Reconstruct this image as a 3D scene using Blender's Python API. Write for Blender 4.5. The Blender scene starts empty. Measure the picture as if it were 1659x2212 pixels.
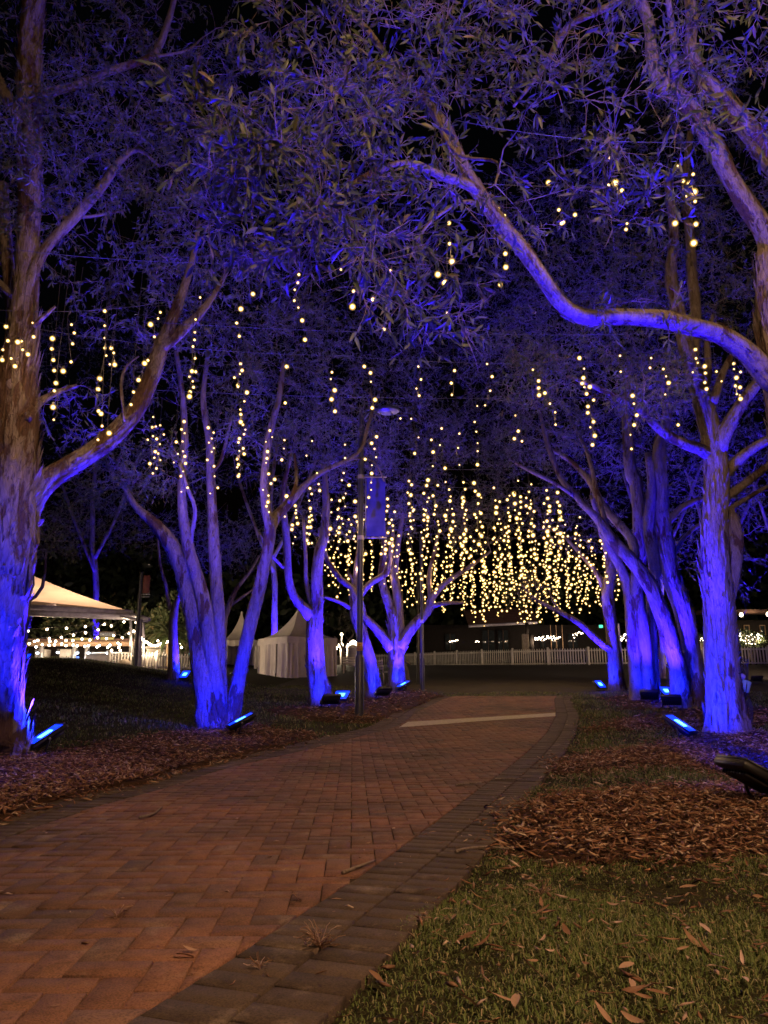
import bpy, math, random
import numpy as np
from mathutils import Vector, Matrix

R = math.radians
SC = bpy.context.scene
COL = SC.collection
random.seed(7)
RNG = np.random.default_rng(7)

# ------------------------------------------------------------------ camera
CAM_H, PITCH = 0.75, R(13.07)
cd = bpy.data.cameras.new('camera')
cd.sensor_fit = 'VERTICAL'; cd.sensor_height = 36.0; cd.sensor_width = 27.0
cd.lens = 27.04; cd.clip_start = 0.05; cd.clip_end = 600
co = bpy.data.objects.new('camera', cd); COL.objects.link(co)
co.location = (0, 0, CAM_H); co.rotation_euler = (math.pi / 2 + PITCH, 0, 0)
SC.camera = co

# ------------------------------------------------------------------ world: night sky
w = bpy.data.worlds.new('World'); SC.world = w; w.use_nodes = True
wn = w.node_tree.nodes; wl = w.node_tree.links; wn.clear()
sky = wn.new('ShaderNodeTexSky'); sky.sky_type = 'NISHITA'; sky.sun_disc = False
sky.sun_elevation = R(-4); sky.sun_rotation = R(200)
bg = wn.new('ShaderNodeBackground'); bg.inputs[1].default_value = 0.05
wo = wn.new('ShaderNodeOutputWorld'); wl.new(sky.outputs[0], bg.inputs[0]); wl.new(bg.outputs[0], wo.inputs[0])

SC.view_settings.view_transform = 'Standard'; SC.view_settings.look = 'None'
SC.view_settings.exposure = 0.0; SC.view_settings.gamma = 1.0; SC.view_settings.use_curve_mapping = False
SC.render.engine = 'CYCLES'
cy = SC.cycles
cy.max_bounces = 5; cy.diffuse_bounces = 2; cy.glossy_bounces = 2; cy.transmission_bounces = 3
cy.transparent_max_bounces = 16; cy.sample_clamp_indirect = 2.5; cy.sample_clamp_direct = 0
cy.caustics_reflective = False; cy.caustics_refractive = False
cy.use_denoising = True; cy.use_light_tree = True
cy.filter_width = 1.6

# power of the lamps (floodlights, hanging bulbs, street lamps)
P_SPILL, P_BEAM = 620.0, 6600.0
C_SPILL = (0.002, 0.008, 1.0)
C_BEAM = (0.024, 0.007, 1.0)
P_STRING = 5.5
C_WARM = (1.0, 0.60, 0.27)

# ------------------------------------------------------------------ picture geometry -> place
FPX, CX, CY = 1661.0, 829.5, 1106.0
def ray(px, py):
    dx, dy = (px - CX) / FPX, (CY - py) / FPX
    c, s = math.cos(PITCH), math.sin(PITCH)
    return Vector((dx, c - s * dy, s + c * dy))
def at(px, py, d):
    r = ray(px, py); return Vector((0, 0, CAM_H)) + r * (d / r.y)
def zdepth(px, py, d):
    return d / ray(px, py).y
_ty = [-30, 0, 7, 10, 12.5, 15, 20, 24, 30, 36, 40, 42.6, 49, 59, 100, 200]
_tz = [0, 0, .015, .085, .19, .32, .58, .80, 1.06, 1.36, 1.75, 2.12, 2.24, 2.42, 3.0, 3.2]
_gy = np.linspace(-30, 200, 2301)
_gz = np.interp(_gy, _ty, _tz)
_k = np.exp(-0.5 * (np.arange(-15, 16) / 6.0) ** 2); _k /= _k.sum()
_gz = np.convolve(np.pad(_gz, 15, mode='edge'), _k, mode='valid')
def gnd(x, y):
    x = np.asarray(x, float); y = np.asarray(y, float)
    z = np.interp(y, _gy, _gz)
    e = np.clip((-x - 4.0) / 5.0, 0, 1.25) * np.clip((y - 11) / 14, 0, 1) ** 1.5 * 0.75
    return z + e * (1 - .62 * np.clip((y - 26.5) / 6, 0, 1))
def gz(x, y):
    return float(gnd(x, y))
def gp(px, py):
    r = ray(px, py); lo, hi = 0.5, 0.5
    o = Vector((0, 0, CAM_H))
    t = 0.5
    while t < 120:
        p = o + r * t
        if p.z < gz(p.x, p.y):
            a, b = t - 0.1 - t * 0.02, t
            for _ in range(30):
                m = (a + b) / 2; p = o + r * m
                if p.z < gz(p.x, p.y): b = m
                else: a = m
            return p
        t += 0.05 + t * 0.01
    return o + r * 60
def to_px(p):
    v = Vector(p) - Vector((0, 0, CAM_H)); c, s = math.cos(PITCH), math.sin(PITCH)
    z = v.y * c + v.z * s
    return CX + FPX * v.x / z, CY - FPX * (-v.y * s + v.z * c) / z, z

def wob(p, f, seed):
    """cheap smooth noise of points p (n,3), roughly in -1..1"""
    r = np.random.default_rng(seed); o = np.zeros(len(p))
    for i in range(5):
        k = r.normal(size=3); k /= np.linalg.norm(k)
        o += np.sin(p @ (k * f * (0.6 + 0.35 * i)) + r.uniform(0, 6.28)) / (1 + 0.35 * i)
    return o / 2.4

# ------------------------------------------------------------------ mesh helpers
class MB:
    def __init__(s): s.v = []; s.q = []; s.t = []; s.n = 0; s.ng = []
    def add(s, V, q=None, t=None):
        V = np.asarray(V, float).reshape(-1, 3)
        if q is not None and len(q): s.q.append(np.asarray(q, int).reshape(-1, 4) + s.n)
        if t is not None and len(t): s.t.append(np.asarray(t, int).reshape(-1, 3) + s.n)
        s.v.append(V); s.n += len(V)
    def poly(s, V, faces):
        V = np.asarray(V, float)
        for f in faces: s.ng.append([i + s.n for i in f])
        s.v.append(V); s.n += len(V)
    def box(s, c, size, rot=None, taper=1.0):
        x, y, z = [a / 2 for a in size]
        V = [(-x, -y, -z), (x, -y, -z), (x, y, -z), (-x, y, -z), (-x * taper, -y * taper, z), (x * taper, -y * taper, z), (x * taper, y * taper, z), (-x * taper, y * taper, z)]
        m = rot if rot is not None else Matrix.Identity(3)
        V = [tuple(m @ Vector(v) + Vector(c)) for v in V]
        s.add(V, [(3, 2, 1, 0), (4, 5, 6, 7), (0, 1, 5, 4), (1, 2, 6, 5), (2, 3, 7, 6), (3, 0, 4, 7)])
    def bevbox(s, c, size, b, rot=None):
        """box with chamfered edges all round"""
        x, y, z = [a / 2 for a in size]
        pts = []
        for zz, ins in ((-z, b), (-z + b, 0), (z - b, 0), (z, b)):
            X, Y = x - ins, y - ins
            pts += [(-X + b, -Y, zz), (X - b, -Y, zz), (X, -Y + b, zz), (X, Y - b, zz), (X - b, Y, zz), (-X + b, Y, zz), (-X, Y - b, zz), (-X, -Y + b, zz)]
        m = rot if rot is not None else Matrix.Identity(3)
        V = [tuple(m @ Vector(v) + Vector(c)) for v in pts]
        q = []
        for k in range(3):
            for i in range(8):
                j = (i + 1) % 8
                q.append((k * 8 + i, k * 8 + j, k * 8 + 8 + j, k * 8 + 8 + i))
        n0 = s.n
        s.add(V, q)
        s.ng.append([n0 + i for i in range(7, -1, -1)]); s.ng.append([n0 + 24 + i for i in range(8)])
    def tube(s, pts, rad, sides=8, seed=0, amp=0.0, cap=True, ridge=0):
        P = np.asarray(pts, float); n = len(P)
        rad = np.broadcast_to(np.asarray(rad, float), (n,))
        T = np.gradient(P, axis=0); T /= np.maximum(np.linalg.norm(T, axis=1, keepdims=True), 1e-9)
        up = np.array([0, 0, 1.0]) if abs(T[0][2]) < .9 else np.array([1.0, 0, 0])
        N = np.zeros_like(P); a = np.cross(up, T[0]); N[0] = a / np.linalg.norm(a)
        for i in range(1, n):
            b = N[i - 1] - T[i] * np.dot(N[i - 1], T[i]); N[i] = b / max(np.linalg.norm(b), 1e-9)
        B = np.cross(T, N)
        th = np.arange(sides) / sides * 2 * math.pi
        C, S = np.cos(th), np.sin(th)
        rr = rad[:, None] * np.ones(sides)[None]
        if amp:
            L = np.concatenate([[0], np.cumsum(np.linalg.norm(np.diff(P, axis=0), axis=1))])
            q = np.stack([np.broadcast_to(C * 1.0, (n, sides)), np.broadcast_to(S * 1.0, (n, sides)), np.broadcast_to((L * 0.9)[:, None], (n, sides))], -1).reshape(-1, 3)
            f = wob(q, 2.6, seed) * .6 + wob(q * np.array([1, 1, 2.2]), 6.5, seed + 1) * .35
            if ridge:
                f += ridge * wob(q * np.array([1, 1, .5]), 9.0, seed + 2)
            rr = rr * (1 + amp * f.reshape(n, sides))
        V = P[:, None] + rr[..., None] * (N[:, None] * C[None, :, None] + B[:, None] * S[None, :, None])
        i = np.arange(n - 1)[:, None] * sides; k = np.arange(sides)[None]; k2 = (k + 1) % sides
        Q = np.stack([i + k, i + k2, i + sides + k2, i + sides + k], -1).reshape(-1, 4)
        n0 = s.n
        s.add(V.reshape(-1, 3), Q)
        if cap:
            s.ng.append([n0 + j for j in range(sides - 1, -1, -1)]); s.ng.append([n0 + (n - 1) * sides + j for j in range(sides)])
    def tubes(s, P, rad, sides=3):
        """P (N,n,3) many thin tubes of the same point count, rad (N,n)"""
        N, n, _ = P.shape
        if N == 0: return
        T = np.gradient(P, axis=1); T /= np.maximum(np.linalg.norm(T, axis=2, keepdims=True), 1e-9)
        up = np.where(np.abs(T[:, :1, 2:]) < .85, np.array([0, 0, 1.0]), np.array([1.0, 0, 0]))
        A = np.cross(np.broadcast_to(up, T.shape), T); A /= np.maximum(np.linalg.norm(A, axis=2, keepdims=True), 1e-9)
        B = np.cross(T, A)
        th = np.arange(sides) / sides * 2 * math.pi
        V = P[:, :, None] + rad[:, :, None, None] * (A[:, :, None] * np.cos(th)[:, None] + B[:, :, None] * np.sin(th)[:, None])
        b = (np.arange(N) * n * sides)[:, None, None]; i = (np.arange(n - 1) * sides)[None, :, None]; k = np.arange(sides)[None, None]; k2 = (k + 1) % sides
        Q = np.stack([b + i + k, b + i + k2, b + i + sides + k2, b + i + sides + k], -1).reshape(-1, 4)
        s.add(V.reshape(-1, 3), Q)
    def lathe(s, prof, c, sides=16, rot=None):
        V = []; q = []
        m = rot if rot is not None else Matrix.Identity(3)
        for r, z in prof:
            for k in range(sides):
                a = k / sides * 2 * math.pi
                V.append(tuple(m @ Vector((r * math.cos(a), r * math.sin(a), z)) + Vector(c)))
        for i in range(len(prof) - 1):
            for k in range(sides):
                k2 = (k + 1) % sides
                q.append((i * sides + k, i * sides + k2, (i + 1) * sides + k2, (i + 1) * sides + k))
        s.add(V, q)
    def mesh(s, name, smooth=False):
        me = bpy.data.meshes.new(name)
        V = np.concatenate(s.v) if s.v else np.zeros((0, 3))
        flat, starts, pos = [], [], 0
        for arr, k in ((s.q, 4), (s.t, 3)):
            if arr:
                A = np.concatenate(arr); flat.append(A.ravel()); starts.append(pos + np.arange(len(A)) * k); pos += A.size
        for g in s.ng:
            flat.append(np.array(g)); starts.append(np.array([pos])); pos += len(g)
        if pos == 0: return me
        flat = np.concatenate(flat).astype(np.int32); starts = np.concatenate(starts).astype(np.int32)
        me.vertices.add(len(V)); me.vertices.foreach_set('co', V.astype(np.float32).ravel())
        me.loops.add(len(flat)); me.loops.foreach_set('vertex_index', flat)
        me.polygons.add(len(starts)); me.polygons.foreach_set('loop_start', starts)
        if smooth: me.polygons.foreach_set('use_smooth', np.ones(len(starts), bool))
        me.update(calc_edges=True)
        return me
    def build(s, name, mat, parent=None, smooth=False, base=None, **props):
        """links the collected geometry as one object; vertices are given in the parent's space unless base (the parent's place) is given"""
        if base is not None: s.v = [v - np.asarray(base, float) for v in s.v]
        me = s.mesh(name, smooth)
        for m in (mat if isinstance(mat, (list, tuple)) else [mat]): me.materials.append(m)
        o = bpy.data.objects.new(name, me); COL.objects.link(o)
        if parent is not None: o.parent = parent
        for k, v in props.items(): o[k] = v
        return o
def inst(name, me, parent=None, loc=None, mat=None, **props):
    o = bpy.data.objects.new(name, me); COL.objects.link(o)
    if parent is not None: o.parent = parent
    if mat is not None: o.matrix_local = mat
    elif loc is not None: o.location = loc
    for k, v in props.items(): o[k] = v
    return o
def thing(name, label, cat, loc=(0, 0, 0), group=None, rotz=0.0):
    o = bpy.data.objects.new(name, None); COL.objects.link(o)
    o.location = loc; o.rotation_euler = (0, 0, rotz); o.empty_display_size = .1
    o['label'] = label; o['category'] = cat
    if group: o['group'] = group
    return o
def tag(o, label, cat, group=None):
    o['label'] = label; o['category'] = cat
    if group: o['group'] = group
    return o
def lamp(kind, loc, energy, color, parent=None, radius=.05, aim=None, size=None, blend=.5, name='lamp_light'):
    l = bpy.data.lights.new(name, kind); l.energy = energy; l.color = color
    l.shadow_soft_size = radius
    o = bpy.data.objects.new(name, l); COL.objects.link(o); o.location = loc
    if kind == 'SPOT':
        l.spot_size = size; l.spot_blend = blend
        o.rotation_euler = Vector(aim).to_track_quat('-Z', 'Y').to_euler()
    if parent is not None: o.parent = parent
    return o
def basis(n, hint=Vector((0, 0, 1))):
    n = Vector(n).normalized(); x = hint.cross(n)
    if x.length < 1e-4: x = Vector((1, 0, 0))
    x.normalize(); y = n.cross(x)
    return Matrix((x, y, n)).transposed()

# ------------------------------------------------------------------ materials
class NT:
    def __init__(s, name):
        s.m = bpy.data.materials.new(name); s.m.use_nodes = True
        s.n = s.m.node_tree.nodes; s.l = s.m.node_tree.links
        s.b = s.n['Principled BSDF']; s.out = s.n['Material Output']
    def new(s, t, **kw):
        x = s.n.new(t)
        for k, v in kw.items(): setattr(x, k, v)
        return x
    def noise(s, scale, detail=4, vec=None, rough=.55):
        x = s.new('ShaderNodeTexNoise'); x.inputs['Scale'].default_value = scale; x.inputs['Detail'].default_value = detail; x.inputs['Roughness'].default_value = rough
        if vec is not None: s.l.new(vec, x.inputs['Vector'])
        return x.outputs['Fac']
    def coord(s, scale=(1, 1, 1), kind='Object'):
        c = s.new('ShaderNodeTexCoord'); m = s.new('ShaderNodeMapping'); m.inputs['Scale'].default_value = scale
        s.l.new(c.outputs[kind], m.inputs['Vector']); return m.outputs[0]
    def ramp(s, fac, stops, interp='LINEAR'):
        r = s.new('ShaderNodeValToRGB'); e = r.color_ramp.elements; r.color_ramp.interpolation = interp
        while len(e) < len(stops): e.new(.5)
        for i, (p, c) in enumerate(stops): e[i].position = p; e[i].color = (*c, 1) if len(c) == 3 else c
        s.l.new(fac, r.inputs[0]); return r.outputs[0]
    def mix(s, fac, a, b, mode='MIX'):
        x = s.new('ShaderNodeMix', data_type='RGBA', blend_type=mode)
        for sock, v in ((x.inputs[0], fac), (x.inputs[6], a), (x.inputs[7], b)):
            if isinstance(v, (int, float)): sock.default_value = v
            elif isinstance(v, tuple): sock.default_value = (*v, 1)
            else: s.l.new(v, sock)
        return x.outputs[2]
    def math(s, op, a, b=0.0):
        x = s.new('ShaderNodeMath', operation=op)
        for sock, v in ((x.inputs[0], a), (x.inputs[1], b)):
            if isinstance(v, (int, float)): sock.default_value = v
            else: s.l.new(v, sock)
        return x.outputs[0]
    def rnd(s):
        """a random number per piece: joined pieces and separate objects alike"""
        g = s.new('ShaderNodeNewGeometry'); o = s.new('ShaderNodeObjectInfo')
        return s.math('FRACT', s.math('ADD', g.outputs['Random Per Island'], o.outputs['Random']))
    def bump(s, h, strength=.5, dist=.01):
        b = s.new('ShaderNodeBump'); b.inputs['Strength'].default_value = strength; b.inputs['Distance'].default_value = dist
        s.l.new(h, b.inputs['Height']); s.l.new(b.outputs[0], s.b.inputs['Normal'])
    def fin(s, col=None, rough=.7, spec=.3, metal=0.0):
        if col is not None:
            if isinstance(col, tuple): s.b.inputs['Base Color'].default_value = (*col, 1)
            else: s.l.new(col, s.b.inputs['Base Color'])
        s.b.inputs['Roughness'].default_value = rough; s.b.inputs['Specular IOR Level'].default_value = spec; s.b.inputs['Metallic'].default_value = metal
        return s.m
M = {}
def plain(key, col, rough=.6, spec=.3, metal=0.0, var=.25, scale=6.0, bump=0.0):
    t = NT(key); n = t.noise(scale, 5, t.coord())
    d = tuple(c * (1 - var) for c in col); u = tuple(min(1, c * (1 + var)) for c in col)
    c = t.ramp(n, [(.3, d), (.7, u)])
    if bump: t.bump(t.noise(scale * 6, 4, t.coord()), bump, .01)
    M[key] = t.fin(c, rough, spec, metal); return M[key]
def emit(key, col, strength, sampled=False):
    t = NT(key); t.fin((0.02, 0.02, 0.02), .3)
    t.b.inputs['Emission Color'].default_value = (*col, 1); t.b.inputs['Emission Strength'].default_value = strength
    t.m.cycles.emission_sampling = 'FRONT' if sampled else 'NONE'
    M[key] = t.m; return t.m
def bark(key, pale, tan, brown, k=.5):
    t = NT(key)
    v = t.coord((1, 1, .28)); v2 = t.coord((1, 1, .12))
    big = t.noise(3.2, 5, v, .6); mid = t.noise(11, 5, v, .65); fine = t.noise(45, 4, v2, .6)
    base = t.mix(t.ramp(mid, [(.35, (0, 0, 0)), (.65, (1, 1, 1))]), tan, pale)
    edge = t.math('ADD', t.math('MULTIPLY', big, .72), t.math('MULTIPLY', mid, .28))
    mask = t.ramp(edge, [(k, (0, 0, 0)), (k + .035, (1, 1, 1))])
    c = t.mix(mask, base, brown)
    vo = t.new('ShaderNodeTexVoronoi', feature='DISTANCE_TO_EDGE'); vo.inputs['Scale'].default_value = 9
    mp = t.new('ShaderNodeVectorMath', operation='ADD'); t.l.new(t.coord((1.4, 1.4, .35)), mp.inputs[0])
    nz = t.new('ShaderNodeTexNoise'); nz.inputs['Scale'].default_value = 4; t.l.new(nz.outputs['Color'], mp.inputs[1]); t.l.new(mp.outputs[0], vo.inputs['Vector'])
    crack = t.ramp(vo.outputs['Distance'], [(0.0, (.45, .42, .4)), (.05, (1, 1, 1))])
    c = t.mix(.8, c, crack, 'MULTIPLY')
    c = t.mix(.55, c, t.ramp(fine, [(.3, (.55, .52, .5)), (.6, (1, 1, 1))]), 'MULTIPLY')
    h = t.math('ADD', t.math('MULTIPLY', fine, .6), t.math('ADD', t.math('MULTIPLY', mask, -.5), t.math('MULTIPLY', mid, .8)))
    t.bump(h, 1.0, .045)
    M[key] = t.fin(c, .85, .15); return M[key]
bark('bark', (.28, .232, .205), (.18, .145, .12), (.10, .058, .038), .54)
bark('bark_brown', (.30, .25, .22), (.19, .145, .115), (.115, .07, .046), .50)
bark('twig_bark', (.31, .25, .22), (.23, .18, .15), (.14, .10, .08), .55)
def leafmat(key, stops, trans=.3, rough=.45):
    t = NT(key); c = t.ramp(t.rnd(), stops)
    c = t.mix(.35, c, t.ramp(t.noise(60, 3, t.coord()), [(.3, (.6, .6, .6)), (.7, (1, 1, 1))]), 'MULTIPLY')
    t.fin(c, rough, .35)
    tr = t.new('ShaderNodeBsdfTranslucent'); t.l.new(c, tr.inputs[0])
    mx = t.new('ShaderNodeMixShader'); mx.inputs[0].default_value = trans
    t.l.new(t.b.outputs[0], mx.inputs[1]); t.l.new(tr.outputs[0], mx.inputs[2]); t.l.new(mx.outputs[0], t.out.inputs[0])
    M[key] = t.m; return t.m
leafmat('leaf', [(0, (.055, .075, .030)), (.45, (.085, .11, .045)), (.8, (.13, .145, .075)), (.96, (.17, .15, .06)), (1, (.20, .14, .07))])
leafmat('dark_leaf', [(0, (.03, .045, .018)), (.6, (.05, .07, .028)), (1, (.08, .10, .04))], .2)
leafmat('grass', [(0, (.085, .135, .030)), (.5, (.135, .185, .050)), (.80, (.21, .225, .09)), (.93, (.34, .29, .16)), (1, (.42, .34, .22))], .2, .6)
leafmat('mulch', [(0, (.07, .033, .021)), (.35, (.18, .080, .047)), (.7, (.33, .165, .095)), (.88, (.46, .30, .19)), (1, (.66, .52, .42))], .0, .8)
leafmat('dry_leaf', [(0, (.17, .085, .05)), (.4, (.26, .145, .085)), (.75, (.36, .23, .16)), (1, (.50, .36, .32))], .12, .6)
# pavers
def paver(key, stops):
    t = NT(key); c = t.ramp(t.rnd(), stops)
    geo = t.new('ShaderNodeNewGeometry')
    n1 = t.noise(.9, 5, geo.outputs['Position']); n2 = t.noise(16, 6, geo.outputs['Position'], .7); n3 = t.noise(170, 3, geo.outputs['Position'], .7)
    c = t.mix(t.ramp(n1, [(.40, (0, 0, 0)), (.66, (.85, .85, .85))]), c, (.075, .052, .042))
    c = t.mix(.75, c, t.ramp(n2, [(.28, (.45, .43, .42)), (.5, (.95, .95, .95)), (.75, (1.15, 1.12, 1.1))]), 'MULTIPLY')
    c = t.mix(t.ramp(t.noise(5, 5, geo.outputs['Position'], .65), [(.56, (0, 0, 0)), (.76, (.55, .55, .55))]), c, (.32, .25, .20))
    c = t.mix(.8, c, t.ramp(n3, [(.34, (.35, .33, .32)), (.52, (1, 1, 1)), (.72, (1.35, 1.3, 1.25))]), 'MULTIPLY')
    t.bump(t.math('ADD', n3, t.math('MULTIPLY', n2, .8)), .7, .004)
    M[key] = t.fin(c, .82, .25); return M[key]
paver('red_paver', [(0, (.165, .080, .055)), (.3, (.215, .104, .070)), (.75, (.25, .120, .078)), (.92, (.22, .125, .095)), (1, (.12, .072, .062))])
paver('dark_paver', [(0, (.050, .035, .027)), (.5, (.073, .051, .038)), (1, (.100, .070, .052))])
plain('sand_joint', (.045, .032, .024), .95, .1, scale=30)
t = NT('soil'); geo = t.new('ShaderNodeNewGeometry'); n = t.noise(2.2, 6, geo.outputs['Position']); n2 = t.noise(30, 5, geo.outputs['Position'])
c = t.mix(n, (.022, .026, .010), (.042, .034, .018)); c = t.mix(.7, c, t.ramp(n2, [(.3, (.4, .4, .4)), (.7, (1, 1, 1))]), 'MULTIPLY'); t.bump(n2, .8, .03); M['soil'] = t.fin(c, .95, .1)
plain('mulch_base', (.05, .024, .014), .95, .1, scale=40, bump=.8)
plain('asphalt', (.034, .028, .026), .9, .2, scale=20, bump=.5)
plain('line_paint', (.40, .36, .31), .8, .2, scale=25, var=.3)
plain('black_metal', (.016, .016, .018), .45, .5, scale=12)
plain('pole_paint', (.05, .055, .07), .35, .5, scale=4)
plain('steel', (.42, .42, .44), .35, .5, .6)
plain('cord', (.022, .020, .016), .6, .3)
plain('wire', (.10, .10, .10), .4, .5, .3)
plain('white_paint', (.66, .61, .55), .6, .3, scale=10, var=.12)
plain('tent_fabric', (.60, .54, .49), .7, .2, scale=3, var=.1)
plain('dark_gap', (.04, .032, .03), .9, .1)
plain('banner_cloth', (.13, .13, .20), .7, .2, scale=3, var=.06)
plain('yellow_sticker', (.65, .36, .04), .5)
plain('concrete', (.36, .30, .24), .85, .2, scale=9, bump=.4)
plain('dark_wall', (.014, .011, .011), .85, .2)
plain('roof_tile', (.09, .05, .04), .8, .2)
plain('glass_dark', (.02, .025, .03), .08, .6)
plain('timber', (.26, .17, .11), .7, .2, scale=10)
plain('green_box', (.20, .34, .26), .5, .3)
plain('grey_plastic', (.38, .34, .36), .5, .3)
plain('sign_red', (.12, .035, .03), .6)
plain('palm_bark', (.34, .24, .15), .85, .2, scale=9, bump=.6)
plain('beam_paint', (.34, .31, .38), .4, .4)
t = NT('membrane'); c = t.ramp(t.noise(1.2, 3, t.coord()), [(.3, (.68, .46, .37)), (.7, (.76, .54, .44))]); t.fin(c, .7, .2)
tr = t.new('ShaderNodeBsdfTranslucent'); t.l.new(c, tr.inputs[0]); mx = t.new('ShaderNodeMixShader'); mx.inputs[0].default_value = .5
t.l.new(t.b.outputs[0], mx.inputs[1]); t.l.new(tr.outputs[0], mx.inputs[2]); t.l.new(mx.outputs[0], t.out.inputs[0]); M['membrane'] = t.m
t = NT('banner_print'); c = t.ramp(t.noise(2.5, 3, t.coord()), [(.35, (.02, .02, .08)), (.65, (.045, .04, .14))]); t.fin(c, .7, .2)
tr = t.new('ShaderNodeBsdfTranslucent'); t.l.new(c, tr.inputs[0]); mx = t.new('ShaderNodeMixShader'); mx.inputs[0].default_value = .6
t.l.new(t.b.outputs[0], mx.inputs[1]); t.l.new(tr.outputs[0], mx.inputs[2]); t.l.new(mx.outputs[0], t.out.inputs[0]); M['banner_print'] = t.m
emit('led_lens', (.003, .03, 1.0), 3.0)
emit('led_core', (.08, .38, 1.0), 6.0)
emit('bulb_core', (1.0, .63, .21), 11.0)
emit('festoon_core', (1.0, .80, .58), 40.0)
emit('far_bulb', (1.0, .78, .50), 12.0)
emit('white_lamp', (.80, .90, 1.0), 9.0)
emit('screen_blue', (.12, .22, 1.0), 5.0)
emit('exit_green', (.10, .85, .55), 1.6)
emit('sign_yellow', (.85, .60, .10), .5)
emit('sign_white', (.8, .72, .62), .22)
emit('letter_mint', (.35, .85, .75), .55)
t = NT('bulb_halo'); t.n.remove(t.b)  # glowing amber shell, stands in for lens bloom round each bulb
tp = t.new('ShaderNodeBsdfTransparent'); em = t.new('ShaderNodeEmission'); em.inputs[0].default_value = (1.0, .56, .12, 1); em.inputs[1].default_value = 1.0
mx = t.new('ShaderNodeMixShader'); mx.inputs[0].default_value = .42
t.l.new(tp.outputs[0], mx.inputs[1]); t.l.new(em.outputs[0], mx.inputs[2]); t.l.new(mx.outputs[0], t.out.inputs[0]); t.m.cycles.emission_sampling = 'NONE'; M['bulb_halo'] = t.m

# ================================================================== SETTING
def struct(o): o['kind'] = 'structure'; return o
# ---- sky dome is the world; ground sheet
xs = np.concatenate([np.linspace(-160, -30, 14), np.linspace(-28, 28, 113), np.linspace(30, 160, 14)])
ys = np.concatenate([np.linspace(-30, -2, 15), np.linspace(-1.5, 30, 127), np.linspace(31, 70, 40), np.linspace(75, 200, 26)])
X, Y = np.meshgrid(xs, ys); Z = gnd(X, Y)
Z = Z + 0.012 * wob(np.stack([X.ravel(), Y.ravel(), 0 * X.ravel()], -1), 2.2, 5).reshape(X.shape) * (np.abs(X) < 28) - .012
nx = len(xs); i = (np.arange(len(ys) - 1) * nx)[:, None]; k = np.arange(nx - 1)[None]
b = MB(); b.add(np.stack([X, Y, Z], -1).reshape(-1, 3), np.stack([i + k, i + k + 1, i + nx + k + 1, i + nx + k], -1).reshape(-1, 4))
struct(b.build('ground', M['soil'], smooth=True))

# ---- edges of the brick path as curves x(y), read off the ground plane
def curve_of(pts, ext0):
    g = [gp(*p) for p in pts]; a = sorted([(p.y, p.x) for p in g] + ext0)
    yy = np.linspace(-4, 22, 1041); xx = np.interp(yy, [q[0] for q in a], [q[1] for q in a])
    kk = np.exp(-.5 * (np.arange(-40, 41) / 18.0) ** 2); kk /= kk.sum()
    xx = np.convolve(np.pad(xx, 40, mode='reflect', reflect_type='odd'), kk, mode='valid')
    return yy, xx
EL = curve_of([(0, 1821), (215, 1741), (350, 1711), (465, 1666), (600, 1637), (750, 1599), (855, 1573), (900, 1540), (960, 1510)], [(2.5, -2.15), (0, -2.9), (-4, -5.2), (22, 2.4)])
ER = curve_of([(320, 2201), (495, 2086), (640, 1986), (710, 1946), (829, 1866), (1049, 1696), (1129, 1636), (1180, 1586), (1202, 1546), (1197, 1511)], [(1.2, -.86), (0, -1.5), (-4, -4.0), (22, 4.9)])
xL = lambda y: np.interp(y, *EL)
xR = lambda y: np.interp(y, *ER)
PATH_END = 20.3
def prism(b, poly, h=.015, bev=.0022, dz=0.0):
    """one paver: a chamfered slab on the ground with the outline poly (counter-clockwise)"""
    P = np.array(poly); n = len(P); c = P.mean(0)
    d = c - P; l = np.maximum(np.linalg.norm(d, axis=1, keepdims=True), 1e-6)
    I = P + d / l * min(bev * 1.3, .35 * l.min())
    zz = gnd(P[:, 0], P[:, 1]); zi = gnd(I[:, 0], I[:, 1])
    V = np.concatenate([np.c_[P, zz - .02], np.c_[P, zz + h - bev + dz], np.c_[I, zi + h + dz]])
    n0 = b.n; k = np.arange(n); k2 = (k + 1) % n
    b.add(V, np.concatenate([np.stack([k, k2, n + k2, n + k], -1), np.stack([n + k, n + k2, 2 * n + k2, 2 * n + k], -1)]))
    b.ng.append([n0 + 2 * n + j for j in range(n)])
def clip(poly, p, nrm):
    """keep the side of the line through p that nrm points to"""
    out = []; n = len(poly)
    for a in range(n):
        A, B = poly[a], poly[(a + 1) % n]
        da = (A[0] - p[0]) * nrm[0] + (A[1] - p[1]) * nrm[1]; db = (B[0] - p[0]) * nrm[0] + (B[1] - p[1]) * nrm[1]
        if da >= 0: out.append(A)
        if da * db < 0:
            s = da / (da - db); out.append((A[0] + (B[0] - A[0]) * s, A[1] + (B[1] - A[1]) * s))
    return out
def area(p):
    return .5 * abs(sum(p[i][0] * p[(i + 1) % len(p)][1] - p[(i + 1) % len(p)][0] * p[i][1] for i in range(len(p))))
def screen_area(p):
    q = []
    for x, y in p:
        if y < .7: return 0
        u, v, _ = to_px((x, y, gz(x, y)))
        q.append((u, v))
    cx = sum(a for a, _ in q) / len(q); cyy = sum(a for _, a in q) / len(q)
    if not (-30 < cx < 1690 and cyy < 2240): return 0
    return area(q)
W = .108; GAP = .0021
def herr(u, v): return (u - .04 * v, v + .04 * u)
polys = []
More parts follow.
